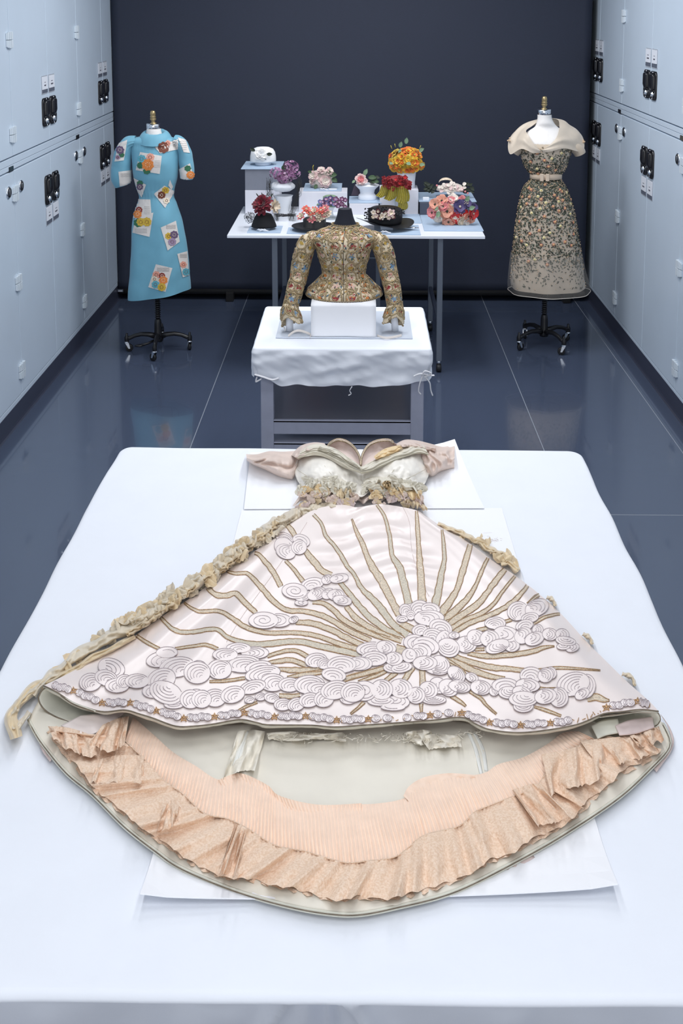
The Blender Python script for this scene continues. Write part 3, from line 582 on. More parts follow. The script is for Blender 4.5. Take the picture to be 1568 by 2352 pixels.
fnl = patch(b, TOPL, OUT, lin_z, 140, 50); lining = b.build('train_lining', 'lining_green', gs, solid=.002)
b = MB(); ed = [atz(x, y + 1.5, ZL + .001 + .0015 * nz(x * .05, y * .05)) for x, y in resample(OUT, 160)]; b.tube(ed, .0042, 6); b.build('train_edge', 'facing_green', lining)
b = MB(); ed = [atz(x, y + 3.2, ZL + .0045 + .001 * nz(x * .08, y * .05)) for x, y in resample(OUT, 160)]; b.tube(ed, .0011, 4); b.build('hem_cord', 'edge_dark', lining)
# mauve silk binding where it shows past the hem
for a, wpx in (([(92, 1680), (103, 1715), (122, 1742)], 12), ([(400, 1990), (450, 2016), (500, 2036), (542, 2052)], 11), ([(1088, 2040), (1130, 2018), (1180, 1988), (1222, 1964)], 10), ([(1516, 1640), (1532, 1665), (1540, 1695), (1530, 1722), (1500, 1764)], 12)):
    b = MB(); patch(b, a, [(x + (wpx * .6 if x > 800 else -wpx * .6), y + wpx * .7) for x, y in a], lambda u, v, x, y: ZT + .008 + .003 * nz(x * .06, y * .06), 16, 3); b.build('silk_binding', 'mauve_silk', lining, solid=.0015)
# pleated peach flounce and lace
IN = [(306, 1647), (352, 1687), (398, 1728), (449, 1759), (500, 1790), (551, 1784), (612, 1805), (643, 1830), (730, 1850), (796, 1847), (860, 1846), (926, 1834), (957, 1806), (998, 1790), (1074, 1782), (1115, 1774), (1145, 1755), (1202, 1739), (1258, 1708), (1293, 1683), (1329, 1680)]
MIDL = [(285, 1700), (335, 1748), (372, 1790), (418, 1822), (469, 1868), (520, 1880), (566, 1902), (633, 1942), (699, 1955), (786, 1980), (839, 1978), (911, 1966), (972, 1920), (1054, 1897), (1094, 1863), (1176, 1830), (1230, 1808), (1262, 1764), (1334, 1710), (1368, 1698)]
LAC = [(112, 1677), (150, 1730), (199, 1790), (224, 1820), (275, 1861), (327, 1907), (388, 1945), (439, 1983), (510, 2014), (587, 2026), (684, 2048), (765, 2068), (819, 2064), (896, 2065), (972, 2050), (1054, 2019), (1115, 1985), (1156, 1968), (1222, 1934), (1278, 1904), (1329, 1868), (1380, 1815), (1431, 1775), (1467, 1760), (1515, 1722)]
def saw(t): t = t % 1; return t / .8 if t < .8 else (1 - t) / .2
PZ = ZL + .007
def pl_z(u, v, x, y): return PZ + (.0058 + .001 * nz(u * 20, v)) * saw(u * 135 + .35 * nz(u * 9, v * 2)) * (.5 + .5 * v) + .005 * nz(u * 12, v * 1.5, 3) + .004 * math.sin(math.pi * v) + .010 * v * max(0, nz(u * 26, .3)) 
b = MB(); patch(b, IN, MIDL, pl_z, 900, 8); fl_ = b.build('pleated_flounce', 'peach_chiffon', lining)
b = MB(); b.tube([atz(x, y, pl_z(i / 240, 1, x, y) + .003) for i, (x, y) in enumerate(resample(MIDL, 241))], .0013, 4); b.build('flounce_seam', 'lace', fl_)
# lighter upper gathers
b = MB(); patch(b, [(500, 1792), (551, 1776), (612, 1802), (643, 1828), (730, 1848), (830, 1845)], [(512, 1815), (560, 1812), (615, 1840), (690, 1872), (760, 1885), (830, 1880)], lambda u, v, x, y: PZ + .004 + .0035 * saw(u * 40) + .003 * nz(u * 10, v) - .006 * v, 260, 4); b.build('gathered_edge', 'peach_chiffon', fl_)
b = MB(); patch(b, [(926, 1828), (940, 1805), (975, 1785), (1030, 1776), (1090, 1780)], [(948, 1850), (965, 1830), (1000, 1812), (1040, 1800), (1092, 1796)], lambda u, v, x, y: PZ + .006 + .003 * nz(u * 14, v * 3) - .007 * v, 60, 6); b.build('gathered_edge', 'peach_chiffon', fl_)
LM = [(270, 1690)] + MIDL[1:-1] + [(1400, 1690)]
def lc_z(u, v, x, y):
    a = .5 + .5 * v; f = math.sin(u * 210 + 3.2 * nz(u * 16, 0) + 1.2 * v); g = math.sin(u * 74 + 4 * nz(u * 8, 3) + 2 * v)
    return max(ZL + .006 + .002 * v * math.sin(u * 200), PZ + .006 + a * (.0065 * f * abs(f) ** .3 + .008 * g + .006 * nz(u * 40, v * 3)) + .005 * math.sin(math.pi * v))
def lc_j(u, v):
    s = math.sin(u * 74 + 4 * nz(u * 8, 3) + 2 * v + 1.2)
    return (4 * v * s + 3 * v * nz(u * 60, 1), v * v * (-5 * abs(math.sin(u * 130)) + 3 * nz(u * 90, 5)) + 3 * v * s)
b = MB(); fnlace = patch(b, LM, LAC, lc_z, 700, 16, 0, lc_j); lace = b.build('lace_flounce', 'lace', lining)
# second lace tier peeping out beneath, and loose lace folds near both ends
b = MB(); patch(b, [lerp_p for lerp_p in [(x + (800 - x) * .03, y - 14) for x, y in LAC]], [(x - (800 - x) * .008, y + 5) for x, y in LAC], lambda u, v, x, y: ZL + .004 + .003 * math.sin(u * 300 + 4 * nz(u * 20, 1)) * v, 600, 4, 0, lambda u, v: (0, -4 * v * abs(math.sin(u * 170)))); b.build('lace_flounce', 'lace', lining)
def lacefold(top, bot, h, fr, seed, mat='lace'):
    b = MB(); patch(b, top, bot, lambda u, v, x, y: PZ + .008 + h * (.5 + .5 * math.sin(u * fr + 2.5 * nz(u * 6, v * 2, seed) + v * 1.4)) * sstep(0, .5, v + .2) + .004 * nz(u * 18, v * 8, seed), 90, 14, 0, lambda u, v: (5 * v * math.sin(u * fr + seed), 5 * v * nz(u * 8, 0, seed) - 4 * v * abs(math.sin(u * fr * 1.7))))
    b.build('lace_fold', mat, lace)
lacefold([(1243, 1732), (1300, 1722), (1360, 1705), (1400, 1712)], [(1262, 1830), (1310, 1812), (1360, 1800), (1390, 1765)], .022, 17, 1)
lacefold([(1175, 1815), (1225, 1800), (1260, 1810)], [(1232, 1900), (1300, 1885), (1335, 1858)], .018, 19, 2)
lacefold([(1330, 1700), (1390, 1696), (1440, 1690), (1480, 1690)], [(1380, 1770), (1440, 1752), (1470, 1745), (1510, 1728)], .016, 18, 3)
lacefold([(1445, 1690), (1480, 1680), (1512, 1668)], [(1470, 1715), (1500, 1712), (1524, 1700)], .024, 12, 4)
lacefold([(235, 1665), (270, 1650), (296, 1645)], [(205, 1712), (250, 1728), (285, 1715)], .02, 14, 5)
lacefold([(110, 1668), (160, 1672), (215, 1690)], [(125, 1700), (170, 1730), (220, 1742)], .014, 15, 6)
lacefold([(225, 1745), (270, 1735), (330, 1735)], [(205, 1800), (260, 1800), (330, 1800)], .014, 15, 7)
lacefold([(370, 1860), (395, 1840), (415, 1855)], [(352, 1925), (385, 1905), (410, 1895)], .02, 10, 8)
lacefold([(540, 1890), (566, 1905)], [(500, 2010), (535, 2015)], .024, 5, 9)
# pieces of turned-up skirt lying at both ends
b = MB(); patch(b, [(185, 1645), (230, 1640), (285, 1634)], [(140, 1668), (190, 1690), (225, 1682), (285, 1640)], lambda u, v, x, y: ZL + .012 + .004 * nz(x * .04, y * .04), 18, 10); b.build('turned_facing', 'satin', lining, solid=.002)
b = MB(); patch(b, [(1412, 1668), (1450, 1654), (1498, 1648)], [(1422, 1690), (1460, 1686), (1502, 1672)], lambda u, v, x, y: ZL + .022 + .004 * nz(x * .06, y * .05), 18, 8); b.build('turned_facing', 'mauve_silk', lining, solid=.002)
b = MB(); patch(b, [(1357, 1668), (1385, 1655), (1418, 1650)], [(1372, 1698), (1392, 1690), (1424, 1684)], lambda u, v, x, y: ZL + .018, 10, 8); b.build('turned_facing', 'facing_green', lining, solid=.002)
# white tape lying in the folds of the lining and frayed silk
M('white_tape', srgb(236, 236, 230), .6)
for a in ([(566, 1678), (548, 1710), (535, 1750), (520, 1795)], [(572, 1682), (556, 1715), (544, 1755), (530, 1798)], [(1070, 1680), (1088, 1720), (1098, 1765), (1103, 1790)], [(1085, 1680), (1104, 1720), (1112, 1770)]):
    b = MB(); patch(b, a, [(x + 9, y + 2) for x, y in a], lambda u, v, x, y: lin_z(0, 0, x, y) + .003 + .002 * nz(u * 8, v), 16, 3); b.build('tape', 'white_tape', lining, solid=.001)
M('frayed_silk', srgb(238, 231, 216), .55, var=.1, vscale=60)
b = MB()
for (xa, xb, yc, am) in ((618, 745, 1688, 8), (745, 985, 1690, 7), (950, 1050, 1692, 9), (1045, 1110, 1682, 6)):
    for k in range(int((xb - xa) / 6)):
        x = rnd.uniform(xa, xb); y = yc + rnd.uniform(-8, 6); pts = [atz(x + q * rnd.uniform(-5, 5), y + q * rnd.uniform(1, am) * .8, ZL + .012 + .006 * rnd.random()) for q in range(4)]; b.tube(pts, .0007, 4)
b.build('frayed_threads', 'frayed_silk', lining, kind='stuff')
for a, c, h in (([(612, 1684), (660, 1680), (720, 1684), (790, 1682)], [(616, 1698), (668, 1702), (725, 1698), (795, 1702)], .012), ([(930, 1682), (970, 1676), (992, 1680)], [(935, 1700), (975, 1712), (990, 1700)], .018), ([(960, 1690), (1000, 1686), (1055, 1690)], [(985, 1722), (1010, 1718), (1060, 1715)], .012), ([(545, 1680), (575, 1676), (610, 1680)], [(512, 1790), (550, 1772), (585, 1770)], .016)):
    b = MB(); patch(b, a, c, lambda u, v, x, y: ZL + .008 + h * (.5 + .5 * math.sin(u * 11 + 3 * v + 2 * nz(u * 5, v * 3))), 40, 10, 0, lambda u, v: (3 * nz(u * 9, v * 4), 3 * v * nz(u * 22, 0))); b.build('torn_silk', 'frayed_silk', lining)
# ------------------------------------------------------------------ chiffon along the side edges
def swag(path, w0, w1, h, seed, mat, name='chiffon_trim', n=130, twist=9):
    b = MB(); P = resample(path, n + 1)
    def fn(u, v):
        i = min(n, int(round(u * n))); x, y = P[i]; xa, ya = P[max(0, i - 1)]; xb, yb = P[min(n, i + 1)]; l = math.hypot(xb - xa, yb - ya) or 1; nx, ny = -(yb - ya) / l, (xb - xa) / l
        w_ = lerp(w0, w1, u) * (1 + .45 * nz(u * twist, 0, seed)); off = (v - .5) * w_ + 4 * nz(u * twist * 1.3, 2, seed)
        z = ZT + .012 + h * (math.sin(math.pi * v) ** .6) * (.75 + .5 * nz(u * twist, 4, seed)) + h * .14 * math.sin(v * 10 + 6 * nz(u * twist * .8, v, seed)) + h * .15 * nz(u * twist * 4, v * 4, seed)
        return atz(x + nx * off, y + ny * off, max(ZT + .007, z))
    b.grid(fn, n, 16); return b.build(name, mat, gs)
swag([(790, 1158), (740, 1162), (700, 1172), (665, 1192), (630, 1210)], 24, 26, .028, 1, 'beige_chiffon')
swag([(690, 1176), (650, 1196), (620, 1212), (585, 1243), (540, 1262), (515, 1290), (480, 1315), (440, 1348), (400, 1370), (350, 1402), (300, 1428)], 30, 30, .040, 2, 'beige_chiffon', n=220, twist=26)
swag([(640, 1200), (600, 1235), (560, 1262), (520, 1300), (470, 1330), (430, 1362), (380, 1398), (330, 1436), (290, 1458)], 16, 14, .048, 3, 'tan_chiffon', n=200, twist=30)
swag([(345, 1405), (310, 1432), (270, 1452), (220, 1480), (170, 1510), (120, 1552), (75, 1595)], 34, 20, .030, 4, 'beige_chiffon', n=120, twist=8)
swag([(310, 1462), (240, 1498), (180, 1530), (130, 1560), (80, 1580), (45, 1615), (25, 1650), (38, 1695)], 12, 30, .03, 5, 'tan_chiffon', n=120, twist=7)
swag([(95, 1570), (60, 1598), (35, 1625), (22, 1650), (30, 1675), (48, 1660), (68, 1635)], 18, 14, .028, 6, 'beige_chiffon', n=80, twist=6)
swag([(1005, 1203), (1050, 1222), (1090, 1240), (1125, 1262), (1160, 1285), (1190, 1312)], 12, 16, .022, 7, 'tan_chiffon', n=90, twist=10)
swag([(1125, 1268), (1150, 1272), (1165, 1290), (1150, 1296)], 14, 12, .025, 8, 'tan_chiffon', n=40, twist=6)
# loose chiffon loops bunched along the left edge and the waist
def loops(path, n, r0, r1, zz, mats, seed):
    q = random.Random(seed)
    for k in range(n):
        x, y = poly(path, q.random()); b = MB(); c = atz(x + q.uniform(-9, 9), y + q.uniform(-8, 8), ZT + zz * q.uniform(.4, 1)); nn = Vector((q.uniform(-.8, .5), q.uniform(-1, -.1), 1)); rr = q.uniform(r0, r1)
        petal(b, c, nn, q.uniform(0, 6.28), rr, rr * q.uniform(.7, 1.1), q.uniform(.8, 1.4), q.uniform(.3, 1.0), 0, q.uniform(.05, .35), 9, 12, .22); b.build('chiffon_loop', q.choice(mats), gs)
loops([(650, 1200), (600, 1238), (550, 1270), (500, 1305), (450, 1345), (400, 1375), (350, 1405), (300, 1435)], 110, .016, .032, .042, ['beige_chiffon', 'beige_chiffon', 'tan_chiffon'], 3)
loops([(300, 1435), (240, 1470), (180, 1510), (120, 1555)], 9, .02, .034, .03, ['beige_chiffon', 'tan_chiffon'], 4)
loops([(1060, 1230), (1110, 1255), (1160, 1285), (1185, 1310)], 9, .018, .03, .03, ['tan_chiffon'], 5)
for q in ([(1255, 1372), (1268, 1378), (1276, 1392)], [(1338, 1456), (1354, 1466), (1360, 1480)], [(1428, 1548), (1450, 1556), (1458, 1576)]):
    swag(q, 12, 8, .02, 9, 'tan_chiffon', n=24, twist=4)
# ================================================================== gown bodice
M('bodice_satin', srgb(242, 237, 227), .42, var=.05, vscale=40, stretch=(1, .25, 1), sheen=.3)
M('pink_satin', srgb(238, 220, 212), .35, var=.04, vscale=15)
M('pink_chiffon', srgb(232, 212, 200), .55, var=.05, vscale=25, alpha=.9)
M('green_chiffon', srgb(226, 220, 204), .5, var=.05, vscale=30, alpha=.95)
M('orange_silk', srgb(238, 212, 168), .4, var=.08, vscale=30)
M('bead_trim', srgb(164, 146, 122), .35, .5, var=.4, vscale=300)
bd = thing('gown_bodice', atz(828, 1100, ZT), 'cream satin off-shoulder bodice with chiffon sleeves above the skirt', 'bodice')
ZB = ZT + .013
def bz(u, v, x, y):
    return ZB + .012 + .036 * (math.exp(-((x - 745) / 55) ** 2 - ((y - 1075) / 34) ** 2) + math.exp(-((x - 915) / 55) ** 2 - ((y - 1070) / 34) ** 2)) + .022 * sstep(0, .12, u) * sstep(0, .12, 1 - u) + .005 * nz(x * .05 + y * .03, y * .05) + .004 * nz(x * .14, y * .09, 3) + .0015 * nz(x * .4, y * .2, 5)
b = MB(); patch(b, [(684, 1052), (735, 1034), (785, 1056), (829, 1084), (872, 1058), (930, 1032), (982, 1048)], [(700, 1128), (760, 1122), (800, 1124), (829, 1142), (860, 1122), (910, 1118), (968, 1124)], bz, 90, 40, 0, lambda u, v: ((-14 * math.sin(math.pi * v) * (1 - u) ** 4 + 10 * math.sin(math.pi * v) * u ** 4), 0)); bod = b.build('body', 'bodice_satin', bd, solid=.002)
for sl in ([(735, 1050), (752, 1080), (790, 1118)], [(684, 1080), (710, 1096), (740, 1108)], [(920, 1050), (900, 1085), (862, 1118)], [(980, 1076), (950, 1092), (915, 1108)], [(829, 1088), (829, 1140)]):
    b = MB(); b.tube([atz(x, y, bz(.5, .5, x, y) + .001) for x, y in resample(sl, 14)], .0009, 4); b.build('boning_seam', 'ray_grey', bod)
NZ = ZB + .075
for sg, tr in ((1, [(752, 1026), (758, 1017), (775, 1009), (795, 1013), (812, 1026), (824, 1045), (828, 1066)]), (-1, [(903, 1016), (893, 1010), (870, 1011), (850, 1019), (838, 1032), (831, 1048), (829, 1066)])):
    low = [(742, 1040), (760, 1040), (782, 1048), (800, 1058), (815, 1068), (829, 1082)] if sg > 0 else [(925, 1034), (900, 1040), (880, 1050), (860, 1060), (845, 1070), (829, 1082)]
    b = MB(); patch(b, tr, low, lambda u, v, x, y: lerp(NZ - .02 * u, ZB + .045, v ** .8) - .012 * math.sin(math.pi * v) + .003 * nz(x * .08, y * .05), 30, 14); b.build('inner_back', 'pink_satin', bd, solid=.002)
    for dd, rr, mt in ((0, .0040, 'bead_trim'), (3.2, .0032, 'bead_trim'), (1.6, .0026, 'mauve_silk')):
        b = MB(); b.tube([atz(x, y + dd, NZ - .02 * i / 39 + .002) for i, (x, y) in enumerate(resample(tr, 40))], rr, 6); b.build('beaded_neckline', mt, bd)
def band(top, bot, zc, mat, name='chiffon_drape', pl=4, seed=0, amp=.0024):
    b = MB(); patch(b, top, bot, lambda u, v, x, y: zc + .012 * math.sin(math.pi * v) + amp * math.sin(v * math.pi * 2 * pl + 5 * nz(u * 5, v * 2, seed)) + .004 * nz(u * 9, v * 3, seed + 2), 50, 30); return b.build(name, mat, bd)
band([(690, 1036), (712, 1022), (740, 1020), (775, 1036), (808, 1056), (829, 1072)], [(682, 1054), (720, 1046), (750, 1052), (790, 1074), (812, 1082), (829, 1088)], ZB + .066, 'green_chiffon', seed=1)
band([(829, 1072), (858, 1057), (890, 1042), (925, 1028), (950, 1020), (972, 1022)], [(829, 1089), (850, 1084), (890, 1066), (930, 1050), (960, 1042), (986, 1046)], ZB + .066, 'green_chiffon', seed=2)
band([(858, 1050), (870, 1038), (890, 1028), (918, 1022)], [(864, 1056), (884, 1050), (905, 1042), (925, 1030)], ZB + .075, 'orange_silk', 'silk_fold', 3, 3)
band([(735, 1022), (765, 1028), (800, 1050), (826, 1068)], [(728, 1034), (760, 1044), (795, 1062), (826, 1078)], ZB + .078, 'green_chiffon', seed=6)
def sleeve(top, bot, seed, mat='pink_chiffon', h=.05, name='sleeve'):
    b = MB(); patch(b, top, bot, lambda u, v, x, y: ZB + h * (math.sin(math.pi * min(1, max(0, v))) ** .55) * (.45 + .55 * math.sin(math.pi * min(.97, u + .12)) ** .5) + .012 * nz(u * 6, v * 4, seed) * math.sin(math.pi * v) + .006 * math.sin(u * 14 + 10 * nz(u * 3, v * 2, seed)) * math.sin(math.pi * v), 60, 26); return b.build(name, mat, bd)
sleeve([(565, 1043), (590, 1043), (618, 1036), (650, 1037), (690, 1034)], [(567, 1058), (582, 1068), (610, 1080), (640, 1094), (668, 1101), (676, 1096)], 1)
sleeve([(960, 1028), (985, 1020), (1015, 1024), (1030, 1020), (1044, 1018)], [(984, 1093), (995, 1094), (1010, 1084), (1030, 1078), (1043, 1076)], 2)
sleeve([(668, 1045), (690, 1024), (720, 1016), (745, 1018)], [(690, 1058), (712, 1048), (735, 1036), (752, 1030)], 3, h=.075, name='shoulder_drape')
sleeve([(908, 1020), (930, 1010), (960, 1012), (1000, 1022)], [(920, 1034), (950, 1036), (980, 1040), (1000, 1042)], 4, h=.080, name='shoulder_drape')
def ruff(top, bot, z0, amp, fr, mat, seed):
    b = MB(); patch(b, top, bot, lambda u, v, x, y: z0 + amp * (.4 + .6 * v) * math.sin(u * fr + 3 * nz(u * 7, v, seed)) + .006 * nz(u * 14, v * 4, seed) + .010 * math.sin(math.pi * v), 110, 10, 0, lambda u, v: (3 * v * math.sin(u * fr * .5 + seed), 4 * v * math.sin(u * fr + 1.2 + seed) + 2.5 * v * nz(u * 16, 1, seed))); b.build('waist_ruffle', mat, bd)
for k, (tp, bt, z0, mt) in enumerate((
    ([(690, 1134), (720, 1128), (770, 1128), (829, 1140), (880, 1126), (930, 1130), (968, 1136)], [(672, 1158), (715, 1150), (765, 1150), (829, 1154), (890, 1150), (945, 1160), (978, 1166)], ZB + .012, 'pink_chiffon'),
    ([(700, 1120), (730, 1116), (775, 1118), (812, 1128)], [(690, 1142), (725, 1142), (770, 1146), (812, 1146)], ZB + .022, 'mauve_silk'),
    ([(848, 1122), (880, 1116), (925, 1122), (962, 1130)], [(848, 1142), (885, 1142), (935, 1152), (975, 1162)], ZB + .022, 'mauve_silk'),
    ([(715, 1110), (745, 1106), (780, 1112), (808, 1124)], [(708, 1130), (745, 1130), (780, 1138), (812, 1142)], ZB + .034, 'tan_chiffon'),
    ([(842, 1114), (875, 1106), (920, 1112), (958, 1124)], [(850, 1128), (880, 1132), (930, 1138), (966, 1152)], ZB + .034, 'orange_silk'),
    ([(722, 1100), (752, 1094), (785, 1100), (808, 1116)], [(718, 1114), (752, 1116), (785, 1124), (810, 1132)], ZB + .046, 'green_chiffon'),
    ([(834, 1102), (860, 1094), (905, 1098), (950, 1114)], [(836, 1118), (868, 1112), (912, 1118), (962, 1132)], ZB + .046, 'green_chiffon'),
    ([(930, 1140), (950, 1146), (975, 1160)], [(928, 1156), (948, 1164), (985, 1172)], ZB + .02, 'tan_chiffon'))):
    ruff(tp, bt, z0, .006, 34 if k > 2 else 60, mt, k)
q = random.Random(11)
for k in range(130):
    sd = q.random() < .5; x = q.uniform(690, 815) if sd else q.uniform(838, 975); tier = q.random(); y = lerp(1100, 1152, tier) + (0 if abs(x - 829) > 60 else 8) + (abs(x - 829) / 150) * 8; mt = 'green_chiffon' if tier < .35 else q.choice(['tan_chiffon', 'orange_silk', 'green_chiffon']) if tier < .65 else q.choice(['pink_chiffon', 'mauve_silk', 'tan_chiffon', 'pink_chiffon'])
    b = MB(); rr = q.uniform(.012, .021); petal(b, atz(x, y, ZB + lerp(.055, .02, tier)), Vector((q.uniform(-.5, .5), -.7, .8)), q.uniform(0, 6.28), rr, rr * .95, q.uniform(.8, 1.3), q.uniform(.2, .9), 0, q.uniform(.1, .4), 6, 12, .3); b.build('frill_loop', mt, bd)
for (x, y, r_, mt) in ((888, 1112, 8, 'orange_silk'),):
    b = MB()
    for k in range(7):
        a = k * .9; pts = [atz(x + r_ * .9 * math.cos(a + q * .5) * (1 - q * .12), y + r_ * .6 * math.sin(a + q * .5) * (1 - q * .12), ZB + .056 + .004 * k * (q % 2)) for q in range(6)]; b.tube(pts, [.003, .006, .007, .006, .005, .002], 6)
    b.build('silk_rosette', mt, bd)
# ================================================================== steel cart with white cloth
M('foam_white', srgb(240, 243, 250), .55, var=.006, vscale=30); M('foam_grey', srgb(208, 216, 228), .5)
M('tie_tape', srgb(228, 228, 232), .7)
cx0, cx1, cy0, cy1 = -.500, .334, 4.83, 5.53
ct = thing('steel_cart', ((cx0 + cx1) / 2, (cy0 + cy1) / 2, 0), 'grey steel shelf cart carrying the embroidered jacket', 'cart')
b = MB(); b.box((cx0 + .03, cy0 + .04, .70), (cx1 - .03, cy1 - .03, .784)); b.build('top_frame', 'steel_grey', ct, smooth=False, bevel=.004)
for xx in (cx0 + .035, cx1 - .035 - .06):
    for yy in (cy0 + .04, cy1 - .09):
        b = MB(); b.box((xx, yy, .0), (xx + .06, yy + .06, .71)); b.build('leg', 'steel_grey', ct, smooth=False, bevel=.003)
for z0, z1 in ((.366, .435), (.225, .325)):
    b = MB(); b.box((cx0 + .09, cy0 + .045, z0), (cx1 - .09, cy0 + .065, z1)); b.box((cx0 + .09, cy1 - .05, z0), (cx1 - .09, cy1 - .03, z1)); b.build('shelf_rail', 'steel_grey', ct, smooth=False, bevel=.003)
    b = MB(); b.box((cx0 + .06, cy0 + .045, z1 - .012), (cx1 - .06, cy1 - .05, z1 - .002)); b.build('shelf', 'steel_dark' if z0 > .3 else 'steel_grey', ct, smooth=False, bevel=.002)
def cdrop(x, y, nx, ny):
    if ny < -.3: return lerp(.12, .168, sstep(cx0 + .02, cx0 + .14, x)) * lerp(1, .86, sstep(cx1 - .2, cx1, x)) + .006 * nz(x * 9, 0)
    return .14 + .02 * nz(x * 4, y * 4)
def cfold(i, x, y, nx, ny, d):
    g = min(1, d / .1); corner = math.exp(-min((x - a) ** 2 + (y - c) ** 2 for a in (cx0, cx1) for c in (cy0, cy1)) / .006)
    o = g * (.006 * math.sin(x * 46 + y * 40 + 3 * nz(x * 4, y * 4)) + .014 * nz(x * 9, y * 9, d * 9)) - .018 * corner * sstep(.05, .12, d)
    if ny < -.5: o += -.012 * g + .016 * nz(x * 7 + d * 12, d * 16) + .006 * nz(x * 22 - d * 30, d * 24, 4)
    return .004 + o, .006 * nz(x * 12, y * 12) * g
cp = perim(cx0, cx1, cy0, cy1, .022, 420)
b = draped_cloth(cp, ((cx0 + cx1) / 2, (cy0 + cy1) / 2), .80, cdrop, .014, cfold, .0007, 16)
tc_ = thing('cart_cloth', ((cx0 + cx1) / 2, (cy0 + cy1) / 2, .80), 'white cotton cover tied over the steel cart', 'cloth')
b.build('cover', 'white_cloth', tc_)
def tie(path, r, name='tie'):
    b = MB(); b.tube([aty(*p) for p in resample(path, 26)], [(r, r * .35)] * 26, 8, flat=(0, -1, 0)); b.build(name, 'tie_tape', tc_)
yk = cy0 - .012
tie([(950, 864, yk), (966, 858, yk - .01), (984, 862, yk - .012), (997, 862, yk - .01)], .008)
tie([(968, 862, yk - .012), (976, 852, yk - .02), (990, 858, yk - .02), (974, 866, yk - .014)], .007)
tie([(970, 863, yk - .012), (964, 880, yk - .014), (961, 898, yk - .012), (966, 905, yk - .012)], .008)
tie([(974, 863, yk - .012), (986, 878, yk - .014), (989, 896, yk - .012), (993, 908, yk - .01)], .009)
tie([(585, 860, yk), (605, 866, yk - .008), (625, 872, yk - .006), (640, 868, yk)], .010)
tie([(590, 866, yk), (588, 876, yk - .004), (600, 870, yk - .008)], .010)
tie([(808, 888, yk), (803, 897, yk), (806, 904, yk), (800, 908, yk)], .006)
# things standing on the cart
p0, p1 = atz(633, 777, .8015), atz(947, 777, .8015); pb = atz(644, 716, .8015)
b = MB(); b.box((p0.x, p0.y, .8015), (p1.x, pb.y, .8075)); b.build('foam_board', 'foam_grey', smooth=False, bevel=.001, label='pale foam board lying on the steel cart under the jacket', cat='board', loc=((p0.x + p1.x) / 2, p0.y, .8015))
q0, q1 = atz(715, 773, .808), atz(862, 773, .808); JB = .962
rb = thing('riser_box', ((q0.x + q1.x) / 2, q0.y, .808), 'white padded riser box under the embroidered jacket', 'box')
b = MB(); b.box((q0.x, q0.y, .808), (q1.x, q0.y + .27, JB)); b.build('core', 'foam_white', rb, smooth=False, bevel=.006)
b = MB(); b.grid(lambda u, v: (lerp(q0.x - .002, q1.x + .002, u), q0.y - .003 - .002 * math.sin(u * 9) * (1 - v) if v < .85 else lerp(q0.y - .002, q0.y + .2, (v - .85) / .15), lerp(.809, JB + .003, v / .85) if v < .85 else JB + .003), 12, 20); b.build('wrap', 'white_paper', rb, solid=.0015)
b = MB(); c = aty(795, 694, q0.y - .006); b.box((c.x - .075, q0.y - .005, c.z - .0005), (c.x + .075, q0.y - .004, c.z + .0015)); b.build('wrap_slot', 'label_grey', rb, smooth=False)
def ribbon(path, w_, name='ribbon'):
    pts = [atz(x, y, .809 + z) for x, y, z in resample(path, 40)]; b = MB(); b.tube(pts, [(w_, .0009)] * 40, 8, flat=(0, 0, 1)); return b, pts
M('cream_ribbon', srgb(232, 224, 216), .5)
for path, lb in (([(662, 772, .004), (675, 762, .02), (690, 760, .022), (712, 768, .006), (712, 774, .003)], 'cream silk ribbon tie looped beside the left jacket cuff'), ([(866, 771, .003), (885, 776, .004), (905, 774, .004), (922, 770, .008)], 'cream silk ribbon tie lying beside the right jacket cuff'), ([(648, 745, .02), (652, 752, .016), (655, 760, .004)], 'short cream ribbon end left of the left cuff')):
    b, pts = ribbon(path, .006); b.build('ribbon', 'cream_ribbon', label=lb, cat='ribbon')
